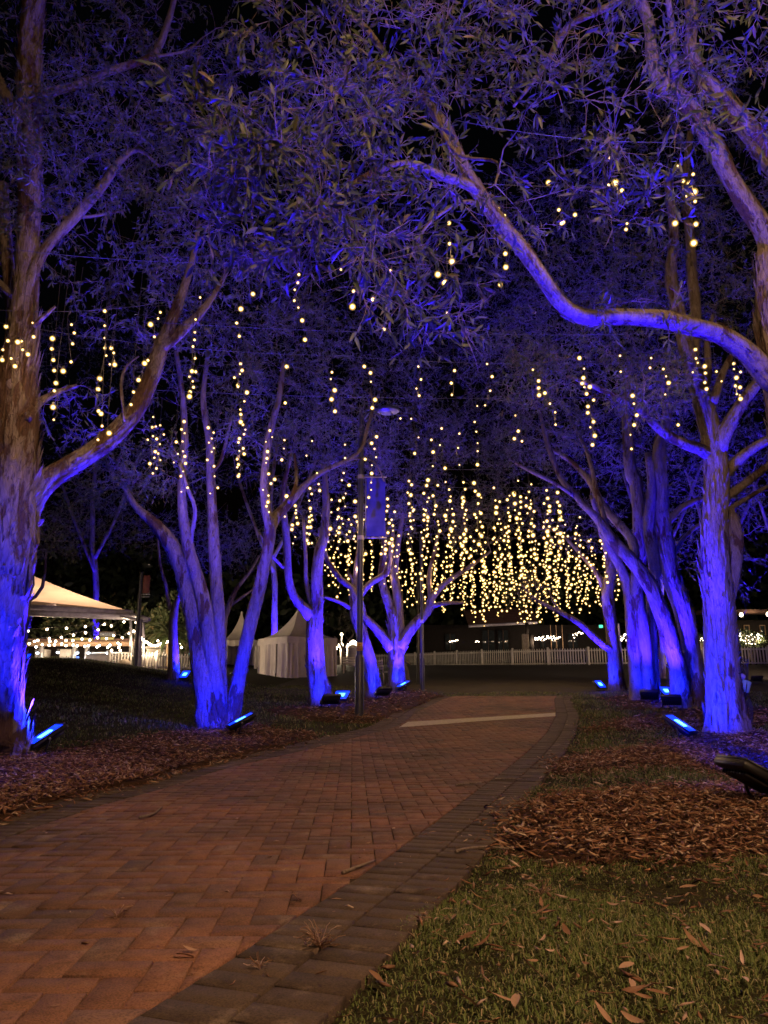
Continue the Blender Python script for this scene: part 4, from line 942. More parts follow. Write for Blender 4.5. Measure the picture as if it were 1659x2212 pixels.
def string_row(d, specs, where, wire=None, wob_px=7, light=True, many=False):
    """specs: (x, y_top, y_bottom, bulbs) of each string as seen in the photograph, hung at depth d"""
    specs = sorted(specs); tops = [at(x, y0, d).z for x, y0, y1, n in specs]; zt = max(tops) + .18
    for k, (x, y0, y1, n) in enumerate(specs):
        dd = d + random.uniform(-.18, .18); a = at(x, y0, dd); e = at(x, y1, dd)
        pos = 'leftmost' if k == 0 else ('rightmost' if k == len(specs) - 1 else ORD[min(k, 29)] + ' from the left')
        lab = f'warm bulb string, {pos} {where}' if not many else f'string of tiny warm bulbs in {where}'
        hang = Vector((a.x, dd, max(zt, a.z + .12)))
        t = thing('bulb_string', lab, 'string light', hang, GS if not many else f'{GS}, {where}')
        pts = [(0, 0, 0), (random.uniform(-.02, .02), 0, -(hang.z - a.z) * .6)]
        jit = wob_px * dd / FPX; bp = []
        for q in range(n):
            f = q / max(1, n - 1) if n > 1 else .5
            z = a.z + (e.z - a.z) * f + random.uniform(-.35, .35) * abs(a.z - e.z) / max(2, n)
            cx_ = random.gauss(0, .012) + .02 * math.sin(q * 1.3 + k); pts.append((cx_, random.gauss(0, .015), z - hang.z + .05))
            bp.append((cx_ + random.choice((-1, 1)) * random.uniform(.2, 1) * jit, random.gauss(0, .05), z - hang.z))
        C = catmull(np.array([(*p, 0) for p in pts]), .12)[:, :3]
        b = MB(); b.tube(C, .003, 4, cap=False)
        for q in range(n): b.tube([pts[q + 2], bp[q]], .003, 3, cap=False)
        b.build('cord', M['cord'], t)
        for q in bp:
            o = inst('bulb', BULB, t, q); o.scale = ((.78 if d < 13 else 1.12) * random.choice((.5, .6, .7, .85, 1.0, 1.15)),) * 3
        if light:
            m = bp[len(bp) // 2]; lamp('POINT', (m[0], m[1] - .05, m[2] - .09), P_STRING * n / 8 * light, C_WARM, t, .03, name='string_glow')
    return zt
rows = [
 (5.9, 'of the upper right row under the long limb', [(1190, 400, 410, 1), (1205, 450, 490, 3), (1226, 466, 470, 1), (1328, 345, 430, 3), (1350, 488, 500, 2), (1312, 398, 402, 1), (1470, 350, 418, 3), (1490, 385, 440, 4), (1495, 492, 536, 2), (1462, 470, 476, 1)]),
 (6.6, 'of the row beside the arching limb', [(1080, 440, 525, 3), (1100, 538, 568, 2), (1092, 470, 476, 1), (1075, 608, 612, 1), (966, 480, 560, 3), (966, 600, 662, 2), (945, 594, 600, 1), (742, 575, 585, 1), (760, 635, 668, 2), (836, 580, 612, 2), (836, 700, 718, 1), (808, 645, 655, 1)]),
 (8.1, 'of the left front row above the lawn', [(12, 708, 800, 5), (45, 740, 800, 4), (68, 695, 770, 4), (118, 728, 800, 4), (128, 800, 905, 5), (152, 690, 780, 3), (166, 712, 720, 1), (232, 680, 780, 5), (248, 745, 790, 3), (222, 770, 880, 4), (214, 900, 948, 3), (230, 930, 940, 1), (308, 765, 820, 3), (341, 675, 725, 4), (288, 850, 880, 2), (434, 635, 690, 2), (421, 715, 800, 5), (412, 800, 860, 6), (520, 670, 735, 3), (540, 630, 640, 1), (645, 600, 660, 5), (658, 700, 735, 2)]),
 (9.4, 'of the second row across the path', [(518, 785, 840, 6), (526, 850, 915, 5), (616, 792, 865, 2), (717, 798, 890, 5), (785, 788, 795, 1), (805, 810, 885, 4), (903, 800, 862, 4), (980, 800, 860, 3), (1057, 788, 875, 4), (1160, 800, 855, 4), (1190, 848, 912, 4), (1258, 773, 845, 5), (1272, 830, 955, 9), (1338, 768, 800, 2), (1372, 845, 925, 4), (1406, 765, 800, 2), (1440, 795, 850, 4), (1500, 752, 800, 4), (1522, 790, 840, 4), (1545, 800, 825, 2), (1588, 780, 865, 8), (1360, 940, 978, 2), (1472, 912, 918, 1)]),
 (11.9, 'of the third row across the path', [(332, 900, 1000, 8), (346, 920, 1022, 8), (400, 912, 1065, 11), (380, 960, 995, 3), (459, 922, 990, 7), (463, 1010, 1062, 4), (523, 918, 1032, 13), (583, 925, 1005, 6), (582, 1025, 1105, 8), (618, 948, 995, 3), (670, 945, 990, 2), (690, 1018, 1065, 3), (745, 1020, 1095, 6), (740, 960, 988, 2), (800, 958, 1092, 9), (815, 938, 980, 2), (870, 905, 915, 1), (896, 908, 975, 3), (938, 942, 1010, 3), (957, 920, 1005, 3), (986, 940, 1002, 3), (1031, 885, 1000, 6), (1112, 900, 945, 2), (1127, 930, 952, 2), (885, 1045, 1100, 3), (940, 1050, 1092, 3), (1140, 1050, 1090, 2)]),
]
ZT = {}
for d, where, sp in rows: ZT[d] = string_row(d, sp, where)
def far_row(d, where, x0, x1, gap, top, bot, dens):
    sp = []; x = x0
    while x < x1:
        f = (x - x0) / (x1 - x0); a, e = top(f) + random.uniform(-12, 14), bot(f) + random.uniform(-26, 20)
        sp.append((x + random.uniform(-5, 5), a, e, max(2, int((e - a) / dens * random.uniform(.8, 1.15))))); x += gap * random.uniform(.75, 1.3)
    return string_row(d, sp, where, wob_px=4.5, light=.9)
L_ = lambda *v: (lambda f: float(np.interp(f, np.linspace(0, 1, len(v)), v)))
ZT[14.6] = far_row(14.6, 'of the fourth row across the path', 612, 1235, 34, L_(1060, 1080, 1040, 1045, 1065), L_(1140, 1170, 1160, 1180, 1210), 13)
ZT[17.5] = far_row(17.5, 'of the fifth row across the path', 640, 1270, 29, L_(1100, 1110, 1100, 1075, 1130), L_(1195, 1215, 1230, 1240, 1250), 11)
ZT[20.5] = far_row(20.5, 'of the sixth row across the path', 705, 1320, 26, L_(1150, 1160, 1150, 1130, 1170), L_(1265, 1255, 1270, 1280, 1270), 10)
ZT[23.5] = far_row(23.5, 'of the seventh row across the path', 715, 1335, 24, L_(1190, 1195, 1190, 1185, 1190), L_(1285, 1275, 1310, 1325, 1285), 9)
ZT[26.5] = far_row(26.5, 'of the eighth row across the path', 860, 1335, 20, L_(1225, 1220, 1215, 1220), L_(1290, 1335, 1332, 1290), 8)
ZT[29.5] = far_row(29.5, 'of the farthest row across the path', 960, 1335, 17, L_(1240, 1235, 1240), L_(1300, 1335, 1300), 8)
# support wires: one across the path above each row
ends = {5.9: (1000, 1680), 6.6: (650, 1660), 8.1: (-40, 720), 9.4: (330, 1640), 11.9: (300, 1500), 14.6: (560, 1400), 17.5: (610, 1420), 20.5: (640, 1400), 23.5: (700, 1370), 26.5: (800, 1370), 29.5: (850, 1360)}
for k, (d, (xa, xb)) in enumerate(ends.items()):
    z = ZT[d]; X0 = (xa - CX) / FPX * d * 1.03; X1 = (xb - CX) / FPX * d * 1.03
    pts = [(X0 + (X1 - X0) * f, d + (.25 * (f - .5)), z + .02 - .0 * f + .10 * (2 * f - 1) ** 2) for f in np.linspace(0, 1, 12)]
    b = MB(); b.tube(np.array(pts) - np.array(pts[0]), .0028, 5)
    o = b.build('support_wire', M['wire']); o.location = pts[0]
    tag(o, f'thin steel wire carrying the bulbs {rows[k][1] if k < 5 else "of the " + ["fourth", "fifth", "sixth", "seventh", "eighth", "farthest"][k - 5] + " row"}', 'wire', 'support wires strung between the trees')
for (x0, y0, d0, x1, y1, d1, lab) in ((-30, 668, 8.6, 440, 636, 9.6, 'bare wire from the left border trunk up to its forked limb'), (-30, 692, 8.9, 760, 768, 10.0, 'bare wire sloping down past the left border trunk'), (720, 768, 9.8, 1560, 772, 10.8, 'bare level wire across the path at limb height')):
    a, e = at(x0, y0, d0), at(x1, y1, d1); pts = [a.lerp(e, f) - Vector((0, 0, .12 * 4 * f * (1 - f))) - a for f in np.linspace(0, 1, 10)]
    b = MB(); b.tube([tuple(p) for p in pts], .003, 5); o = b.build('support_wire', M['wire']); o.location = a; tag(o, lab, 'wire', 'support wires strung between the trees')

# ================================================================== POSTS
p = gp(776, 1549); t = thing('lamp_post', 'dark lamp post with thick sleeve and yellow sticker left of the path', 'lamp post', p)
dP = p.y; zt = at(776, 885, dP).z - p.z
b = MB(); b.lathe([(.095, 0), (.095, .02), (.080, .03)], (0, 0, 0), 16); b.lathe([(.082, -.05), (.082, 1.05), (.062, 1.10)], (0, 0, 0), 16); b.build('base_sleeve', M['pole_paint'], t, smooth=True)
b = MB(); b.lathe([(.058, 1.0), (.050, zt - .2), (.03, zt), (0, zt)], (0, 0, 0), 14); b.build('pole', M['pole_paint'], t, smooth=True)
b = MB(); b.tube([(0, 0, zt - .25), (.15, 0, zt - .05), (.35, 0, zt)], [.028, .026, .022], 8); b.build('lamp_arm', M['pole_paint'], t, smooth=True)
b = MB(); b.lathe([(0, .05), (.10, .05), (.20, .02), (.24, -.02), (.20, -.05), (0, -.06)], (.52, 0, zt), 18); b.build('lamp_head', M['pole_paint'], t, smooth=True)
zs = at(776, 1397, dP).z - p.z
b = MB(); b.tube([(0, 0, zs - .075), (0, 0, zs + .075)], .0615, 14); b.build('sticker', M['yellow_sticker'], t)
b = MB()
for k in range(3): b.box((0, -.063, zs - .045 + k * .04), (.045, .003, .008))
b.build('sticker_print', M['cord'], t)
zb = at(790, 1162, dP).z - p.z; zu = at(790, 1035, dP).z - p.z
tb = thing('pole_banner', 'blank violet-lit banner in its frame on the lamp post', 'banner', (p.x, p.y, p.z + zb))
b = MB(); V = []; nb = 12
for k in range(nb + 1):
    for j in range(7):
        V.append((.11 + j * .06, .02 * math.sin(k * .5 + j * .4), .03 + (zu - zb) * k / nb))
b.add(V, [(k * 7 + j, k * 7 + j + 1, k * 7 + 8 + j, k * 7 + 7 + j) for k in range(nb) for j in range(6)]); b.build('banner_cloth', M['banner_print'], tb, smooth=True)
for zz in (0, zu - zb + .04):
    b = MB(); b.tube([(.03, 0, zz), (.50, 0, zz)], .013, 8); b.lathe([(.064, -.04), (.064, .04)], (0, 0, zz), 12)
    b.build('bracket', M['grey_plastic'], tb)
b = MB(); b.tube([(.095, 0, 0), (.095, 0, zu - zb)], .011, 6); b.build('side_rod', M['steel'], tb)
for k in (1, 2):
    b = MB(); b.box((.19 + .14 * k - .1, 0, .005), (.05, .04, .03)); b.build('clip', M['grey_plastic'], tb)
def post(px, py, h, r, mat, name, label, d=None):
    p = gp(px, py); t = thing(name, label, 'post', p)
    b = MB(); b.lathe([(r * 1.25, -.05), (r * 1.25, .9), (r, .95), (r * .85, h), (0, h + .01)], (0, 0, 0), 12); b.build('pole', M[mat], t, smooth=True)
    b = MB(); b.lathe([(r * 2.2, 0), (r * 2.2, .025), (0, .025)], (0, 0, 0), 12); b.build('base_plate', M[mat], t); return t
t = post(913, 1493, 4.6, .05, 'pole_paint', 'light_pole', 'slim blue-lit pole right of the candelabra-shaped tree')
b = MB(); b.box((0, -.07, 2.0), (.09, .03, .10)); b.build('junction_box', M['grey_plastic'], t)
post(904, 1478, 4.2, .05, 'black_metal', 'light_pole', 'dark pole just behind the slim blue-lit pole')
t = post(1346, 1486, 2.0, .035, 'white_paint', 'wooden_post', 'pale thin post in front of the right-hand fence')
# ---- strapped cable gear on the straight trunk
B_ = TREES['straight'].location; r_ = .27
t = thing('cable_box', 'greenish connector box with pouch strapped to the straight right trunk', 'junction box', at(1600, 1482, B_.y - .02))
b = MB(); b.bevbox((.02, -.08, 0), (.13, .10, .17), .012, Matrix.Rotation(.35, 3, 'Y')); b.build('box_body', M['green_box'], t)
b = MB(); b.bevbox((-.06, -.12, .15), (.17, .07, .08), .02, Matrix.Rotation(.3, 3, 'Y')); b.build('pouch', M['grey_plastic'], t)
b = MB()
for k in range(4): b.tube([(.03 + .012 * k, -.06, -.08), (.06 + .015 * k, -.08, -.3), (.03 + .02 * k, -.05, -.55), (.08 + .02 * k, -.1, -.72)], .006, 5)
for k in range(5): b.tube([(-.02 + .02 * k, -.1, .05), (-.05 + .03 * k, -.16, .25 + .03 * k), (-.03, -.06, .42), (-.08, .0, .46)], .008, 5)
b.build('cable_bundle', M['cord'], t)
b = MB(); zc = at(1566, 1452, B_.y).z; c0 = at(1566, 1452, B_.y)
b.tube([(math.cos(a) * (r_ - .015), math.sin(a) * (r_ - .015), .03 * math.sin(a * 1.0) + .02 * math.cos(a)) for a in np.linspace(0, 2 * math.pi, 40)], .008, 5)
o = b.build('cable_tie', M['cord']); o.location = c0; tag(o, 'black cable looped round the straight right trunk', 'cable')
b = MB(); pl = [at(1569, y, 11.8 - .31) for y in (1450, 1400, 1330, 1260, 1190, 1120)]
b.tube([tuple(q - pl[0]) for q in pl], .006, 5); o = b.build('power_cable', M['cord']); o.location = pl[0]; tag(o, 'thin dark cable running up the straight right trunk', 'cable')
for (x0, y0, x1, y1, lab) in ((1612, 1722, 1720, 1740, 'black lead of the nearest floodlight on the mulch'), (1480, 1588, 1560, 1592, 'black lead from the slanted floodlight to the straight trunk'), (100, 1622, 20, 1630, 'black lead from the left border floodlight to its trunk')):
    a, e = gp(x0, y0), gp(x1, y1); pts = [(a.lerp(e, f) - a) for f in np.linspace(0, 1, 9)]
    b = MB(); b.tube([(q.x, q.y + .05 * math.sin(7 * f), gz(a.x + q.x, a.y + q.y) - a.z + .045) for q, f in zip(pts, np.linspace(0, 1, 9))], .006, 5); o = b.build('power_cable', M['cord']); o.location = a; tag(o, lab, 'cable')

# ================================================================== PICKET FENCES
def fence(pts, label, hgt, gap, panel, z_extra=0.0):
    pts = [Vector(p) for p in pts]; L = [0]
    for a, e in zip(pts, pts[1:]): L.append(L[-1] + (Vector((e.x, e.y)) - Vector((a.x, a.y))).length)
    def pos(s):
        x = np.interp(s, L, [p.x for p in pts]); y = np.interp(s, L, [p.y for p in pts]); return float(x), float(y)
    x0, y0 = pos(0); t = thing('picket_fence', label, 'fence', (x0, y0, gz(x0, y0)), 'white picket fences'); bz = t.location
    pk = MB(); w_, th = .065, .018
    pk.poly([(-w_ / 2, -th / 2, .06), (w_ / 2, -th / 2, .06), (w_ / 2, -th / 2, hgt - .05), (0, -th / 2, hgt), (-w_ / 2, -th / 2, hgt - .05), (-w_ / 2, th / 2, .06), (w_ / 2, th / 2, .06), (w_ / 2, th / 2, hgt - .05), (0, th / 2, hgt), (-w_ / 2, th / 2, hgt - .05)],
            [(0, 1, 2, 3, 4), (9, 8, 7, 6, 5), (0, 5, 6, 1), (1, 6, 7, 2), (2, 7, 8, 3), (3, 8, 9, 4), (4, 9, 5, 0)])
    me = pk.mesh('picket'); me.materials.append(M['white_paint'])
    s = 0
    while s < L[-1]:
        x, y = pos(s); x2, y2 = pos(min(s + .2, L[-1])); a = math.atan2(y2 - y, x2 - x) if s + .2 < L[-1] else a
        m = Matrix.Translation((x - bz.x, y - bz.y, gz(x, y) - bz.z + z_extra)) @ Matrix.Rotation(a, 4, 'Z') @ Matrix.Rotation(random.gauss(0, .008), 4, 'Y')
        inst('picket', me, t, mat=m); s += gap
    s = 0
    while s < L[-1]:
        e = min(s + panel, L[-1]); A, E = pos(s), pos(e); za, ze = gz(*A) - bz.z + z_extra, gz(*E) - bz.z + z_extra
        a = math.atan2(E[1] - A[1], E[0] - A[0]); off = (math.sin(a) * .03, -math.cos(a) * .03)
        for zz in (.12, hgt - .14):
            b = MB(); v = Vector((E[0] - A[0], E[1] - A[1], ze - za)); c = Vector(((A[0] + E[0]) / 2 - bz.x - off[0], (A[1] + E[1]) / 2 - bz.y - off[1], (za + ze) / 2 + zz))
            b.box(c, (v.length, .03, .075), Matrix.Rotation(a, 3, 'Z') @ Matrix.Rotation(-math.atan2(ze - za, math.hypot(v.x, v.y)), 3, 'Y')); b.build('rail', M['white_paint'], t)
        b = MB(); b.box((A[0] - bz.x + off[0], A[1] - bz.y + off[1], za + hgt / 2 + .0), (.11, .11, hgt + .06)); b.box((A[0] - bz.x + off[0], A[1] - bz.y + off[1], za + hgt + .05), (.14, .14, .04), taper=.4)
        b.build('post', M['white_paint'], t); s += panel
    return t
def on(px, d):
    x = (px - CX) / FPX * d * 1.03; return (x, d, gz(x, d))
fence([on(700, 62), on(870, 57), on(950, 53), on(1040, 49.5), on(1140, 47), on(1290, 45), on(1460, 43.6), on(1800, 42)], 'long white picket fence across the far end of the plaza', 1.0, .155, 2.4)
fence([on(262, 33), on(330, 34), on(440, 36)], 'short white picket fence behind the lawn crest by the shade roof', .75, .14, 2.2, .0)

# ================================================================== MARQUEE TENTS
def marquee(px, d, s, eave_px, peak_px, rot, label, doors):
    c = at(px, 1400, d); c.z = gz(c.x, c.y); t = thing('marquee_tent', label, 'tent', c, 'white marquee tents', rot)
    ze = at(px, eave_px, d).z - c.z; zp = at(px, peak_px, d).z - c.z; h = s / 2; N = 10
    for side in range(4):
        Rz = Matrix.Rotation(side * math.pi / 2, 3, 'Z'); b = MB(); V = []
        for i in range(N + 1):
            f = i / N; wv = h * (1 - f); z = ze + (zp - ze) * (f ** 2.3 * .8 + f * .20)
            for j in range(9): V.append(tuple(Rz @ Vector((-wv + 2 * wv * j / 8, -wv - .004, z + .02 * math.sin(j * 2.4) * (1 - f) * math.sin(f * 3)))))
        b.add(V, [(i * 9 + j, i * 9 + j + 1, i * 9 + 10 + j, i * 9 + 9 + j) for i in range(N) for j in range(8)]); b.build('roof_panel', M['tent_fabric'], t, smooth=True)
        b = MB(); V = []; K = 40
        for k in range(K + 1):
            x = -h + s * k / K; w_ = .018 * math.sin(k * .9 + side); V += [tuple(Rz @ Vector((x, -h - .02 - abs(w_), ze))), tuple(Rz @ Vector((x, -h - .03 - w_, ze - .28 - .03 * abs(math.sin(k * math.pi / 8)))))]
        b.add(V, [(2 * k, 2 * k + 1, 2 * k + 3, 2 * k + 2) for k in range(K)]); b.build('valance', M['tent_fabric'], t, smooth=True)
        for (x0, x1) in doors[side]:
            b = MB(); V = []; K = 40
            for k in range(K + 1):
                x = x0 * h + (x1 - x0) * h * k / K
                w_ = .09 * math.sin(k * .75 + side * 2) * (.5 + .5 * math.sin(k * .21 + side)) + .02 * math.sin(k * 2.1)
                for q in range(5):
                    V.append(tuple(Rz @ Vector((x + .02 * math.sin(q + k * .3), -h + .03 + w_ * (.35 + .16 * q), (ze - .2) * (1 - q / 4) - .02 + (-.5 if q == 4 else 0)))))
            b.add(V, [(k * 5 + q, k * 5 + q + 1, k * 5 + 6 + q, k * 5 + 5 + q) for k in range(K) for q in range(4)]); b.build('curtain', M['tent_fabric'], t, smooth=True)
    for sx in (-1, 1):
        for sy in (-1, 1):
            b = MB(); b.box((sx * (h - .04), sy * (h - .04), ze / 2 - .2), (.07, .07, ze + .4)); b.build('leg', M['white_paint'], t)
    b = MB(); b.lathe([(.06, zp - .25), (.04, zp + .02), (0, zp + .05)], (0, 0, 0), 8); b.build('peak_cap', M['tent_fabric'], t); return t
marquee(642, 36.5, 2.65, 1380, 1316, R(38), 'white marquee tent with drawn curtains behind the forked tree', {0: [(-1, .22), (.42, 1)], 1: [(-1, 1)], 2: [(-1, 1)], 3: [(-1, .2), (.3, 1)]})
marquee(519, 40, 1.75, 1385, 1322, R(6), 'smaller white marquee tent with open front behind the V-stemmed tree', {0: [(-1, -.65)], 1: [(-1, 1)], 2: [(-1, 1)], 3: [(-1, 1)]})

# ================================================================== SHADE PAVILION ON THE LEFT
DP = 36.0
t = thing('shade_pavilion', 'peach-lit peaked shade roof on poles beyond the lawn at left', 'pavilion', (at(150, 1440, DP).x, DP, gz(at(150, 1440, DP).x, DP))); bz = np.array(t.location)
FR, FL, BR, BL, AP = at(284, 1322, 34), at(-190, 1290, 34), at(250, 1328, 46), at(-170, 1300, 46), at(22, 1222, 40)
for A, E in ((FL, FR), (FR, BR), (BR, BL), (BL, FL)):
    b = MB(); V = []; n1, n2 = 12, 12
    for i in range(n1 + 1):
        for j in range(n2 + 1):
            f, g_ = i / n1, j / n2; q = A.lerp(E, g_).lerp(AP, f); q = q + Vector((0, 0, -.14 * math.sin(f * math.pi) * (1 - .4 * f) + .18 * math.sin(g_ * math.pi) * (1 - f))); V.append(tuple(q))
    b.add(V, [(i * 13 + j, i * 13 + j + 1, i * 13 + 14 + j, i * 13 + 13 + j) for i in range(n1) for j in range(n2)]); b.build('roof_membrane', M['membrane'], t, smooth=True, base=bz)
b = MB(); b.tube([tuple(AP - Vector((0, 0, .15))), tuple(AP + Vector((0, 0, .18)))], [.35, .22], 12); b.build('roof_cap', M['beam_paint'], t, base=bz)
def beam(a, e, r, name='beam', mat='beam_paint'):
    b = MB(); b.tube([tuple(a), tuple(a.lerp(e, .5)), tuple(e)], r, 10); b.build(name, M[mat], t, base=bz, smooth=True)
beam(at(-190, 1297, 33.9), at(286, 1324, 33.9), .13); beam(at(-190, 1314, 33.7), at(292, 1333, 33.7), .14)
beam(at(60, 1322, 36), at(120, 1306, 36), .10); beam(at(280, 1326, 34), at(322, 1338, 31.5), .08); beam(at(250, 1331, 34), at(318, 1342, 32), .06)
def pole(px, y0, y1, d, r, mat):
    a, e = at(px, y0, d), at(px, y1, d); e.z = min(e.z, gz(e.x, e.y)) - .05
    b = MB(); b.tube([tuple(e), tuple(a.lerp(e, .5)), tuple(a)], r, 10); b.build('pole', M[mat], t, base=bz, smooth=True)
pole(283, 1322, 1444, 33.8, .055, 'steel'); pole(301, 1338, 1444, 33.2, .10, 'beam_paint'); pole(310, 1340, 1444, 34.5, .05, 'beam_paint')
pd = gp(291, 1446); pd = at(291, 1446, 32.0); pd.z = gz(pd.x, pd.y)
t2 = thing('service_pole', 'dark tall pole with a small red-brown sign in front of the shade roof', 'pole', pd)
b = MB(); b.lathe([(.10, -.2), (.09, 2), (.07, at(291, 1236, 32).z - pd.z)], (0, 0, 0), 12); b.build('shaft', M['black_metal'], t2, smooth=True)
b = MB(); b.bevbox((.24, 0, at(300, 1262, 32).z - pd.z), (.28, .06, .75), .015); b.build('sign_board', M['sign_red'], t2)
b = MB()
for k in range(2): b.box((.24, -.005, at(300, 1284, 32).z - pd.z - .10 * k), (.34, .03, .035))
b.build('bracket', M['steel'], t2)

# ---- rows of festoon bulbs under the pavilion (positions along four hanging lines)
C5 = lambda x, y: (27.4 + .248 * x, 1207 + .248 * y)
GFz = 'festoon lines under the shade roof'
lines = [([(135, 630), (300, 615), (470, 605), (635, 590), (745, 618), (800, 570), (860, 585), (970, 550), (1075, 555)], 'topmost festoon line of bright bulbs under the shade roof'),
         ([(115, 715), (190, 720), (220, 712), (320, 695), (425, 685), (530, 665), (635, 645), (740, 688), (880, 668), (955, 688), (1015, 650)], 'second festoon line from the top under the shade roof'),
         ([(145, 740), (258, 748), (325, 720), (375, 718), (465, 712), (525, 712), (605, 700), (672, 708), (818, 695), (848, 752), (918, 735), (935, 748)], 'third festoon line from the top under the shade roof'),
         ([(90, 775), (205, 768), (318, 753), (365, 750), (427, 742), (465, 756), (528, 752), (563, 758), (630, 762), (662, 757), (735, 768), (755, 755), (828, 770), (862, 798), (925, 772), (938, 798)], 'lowest festoon line of bright bulbs above the kiosk')]
def festoon(pts3, label, me, gl=3.0, rad=.012, every=4, group=GFz, sc=1.0):
    o = pts3[0]; t = thing('festoon_string', label, 'string light', o, group)
    b = MB(); b.tube([tuple(p - o + Vector((0, 0, .09 * sc))) for p in pts3], rad * .5, 4, cap=False); b.build('cord', M['cord'], t)
    for k, p in enumerate(pts3):
        q = inst('bulb', me, t, p - o); q.scale = (sc,) * 3
        if gl and k % every == 1: lamp('POINT', p - o - Vector((0, .06, .14)), gl * every * 9, (1.0, .74, .46), t, .05, name='festoon_glow')
for k, (pp, lab) in enumerate(lines):
    festoon([at(*C5(*q), 36.5 + .9 * (3 - k) + .3 * math.sin(q[0])) for q in sorted(pp)], lab, FBULB, 5.5)
ch = [(1055, 632), (1075, 655), (1095, 640), (1100, 672), (1120, 690), (1138, 705), (1152, 722), (1172, 728), (1190, 742), (1208, 750), (1226, 756), (1244, 757), (1262, 754), (1280, 746), (1298, 738), (1330, 730), (1352, 722)]
festoon([at(*C5(*q), 33.0 + .15 * k) for k, q in enumerate(ch)], 'dense glowing festoon chain sagging right of the pavilion poles', FBULB, 1.3)
festoon([at(*C5(*q), 40) for q in ((1265, 715), (1465, 735), (1470, 772), (1545, 745))], 'short festoon of four bulbs behind the slim lawn tree', FBULB, 2.0, every=3)

# ---- kiosk below
DK = 42.0; ck = at(170, 1440, DK); t = thing('kiosk', 'dark open-fronted kiosk under the festoon bulbs', 'kiosk', (ck.x, DK, gz(ck.x, DK))); bz = np.array(t.location)
def slab(name, x0, y0, x1, y1, d, th, mat, par=None):
    a, e = at(x0, y0, d), at(x1, y1, d); b = MB(); b.bevbox(((a.x + e.x) / 2, d, (a.z + e.z) / 2), (abs(e.x - a.x), th, abs(a.z - e.z)), min(.02, th * .2)); return b.build(name, M[mat], par or t, base=bz)
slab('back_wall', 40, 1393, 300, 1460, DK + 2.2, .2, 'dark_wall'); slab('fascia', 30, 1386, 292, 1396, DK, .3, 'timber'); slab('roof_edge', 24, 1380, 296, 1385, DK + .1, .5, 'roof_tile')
for x in (88, 160, 187, 283): slab('post', x - 2, 1396, x + 2, 1450, DK + .1, .15, 'steel')
for k, (x, wd) in enumerate(((92, 18), (147, 22))): slab('fridge', x - wd / 2, 1403, x + wd / 2, 1440, DK + 1.2, .8, 'white_paint')
slab('counter', 190, 1413, 284, 1455, DK - .3, .5, 'dark_gap'); slab('counter_top', 188, 1409, 286, 1412.5, DK - .35, .7, 'steel')
slab('screen', 161, 1418, 170, 1423, DK + 1.1, .1, 'screen_blue'); slab('cool_box', 160, 1424, 186, 1436, DK + .9, .4, 'beam_paint')
slab('sign_strip', 152, 1378, 200, 1383, DK - .25, .06, 'sign_yellow'); slab('sign_strip', 218, 1376, 246, 1382, DK - .25, .06, 'sign_yellow')
sb = slab('sign_board', 214, 1364, 250, 1376, DK - .2, .05, 'dark_gap')
for k in range(7): slab('sign_stroke', 217 + k * 4.4, 1366.5, 219.6 + k * 4.4, 1374, DK - .26, .03, 'sign_white', None)
for k in range(5): slab('stencil_mark', 205 + k * 6, 1428, 207.5 + k * 6, 1434, DK - .60, .03, 'white_paint', None)
for k, x in enumerate((124, 168, 192, 230, 234)): pass
GK = 'white spot lamps along the kiosk front'
for x, y, lab in ((81, 1411, 'white spot lamp above the left fridge of the kiosk'), (125, 1410, 'white spot lamp above the second fridge of the kiosk'), (167, 1411, 'cold white lamp left of the kiosk counter'), (191, 1411, 'cold white lamp over the middle of the kiosk counter'), (232, 1411, 'cold white lamp at the right of the kiosk counter')):
    a = at(x, y, DK - .9); tl = thing('spot_lamp', lab, 'lamp', a, GK)
    b = MB(); b.lathe([(.02, .22), (.05, .20), (.10, .05), (.09, .05), (.0, .06)], (0, 0, 0), 10); b.build('lamp_shade', M['black_metal'], tl, smooth=True)
    b = MB(); b.lathe([(0, -.05), (.07, -.02), (.08, .04), (0, .06)], (0, 0, 0), 10); b.build('lamp_bulb', M['white_lamp'], tl, smooth=True)
    lamp('POINT', (0, -.12, -.12), 14, (.85, .93, 1.0), tl, .06)
# ---- box, boulder, palm, sign, lamps near the left fence
p = at(335, 1441, 37); p.z = gz(p.x, 37) + .1; t = thing('storage_box', 'cream storage box with lid behind the short picket fence', 'box', p)
b = MB(); b.bevbox((0, 0, .35), (.72, .6, .8), .02); b.build('box_body', M['white_paint'], t)
b = MB(); b.bevbox((.03, 0, .84), (.86, .72, .12), .03, Matrix.Rotation(-.06, 3, 'Y')); b.build('lid', M['white_paint'], t)
p = at(269, 1440, 33.5); p.z = gz(p.x, 33.5); b = MB(); V, F = ico(.22, 2); V = np.array([tuple(v) for v in V]); V *= (1 + .12 * wob(V * 6, 1.5, 3))[:, None] * np.array([1.2, 1, .9]); b.add(V + np.array([0, 0, .3]), t=F)
o = b.build('boulder', M['concrete'], smooth=True); o.location = p; tag(o, 'small pale boulder at the left end of the short fence', 'boulder')
p = at(361, 1440, 36); p.z = gz(p.x, 36); t = thing('palm_tree', 'short palm lit by the festoon chain behind the slim lawn tree', 'palm', p)
hp = at(361, 1372, 36).z - p.z; b = MB(); b.tube([(0, 0, -.1), (.02, 0, hp * .5), (0, 0, hp)], [.13, .11, .10], 12, 5, .06); b.build('trunk', M['palm_bark'], t, smooth=True)
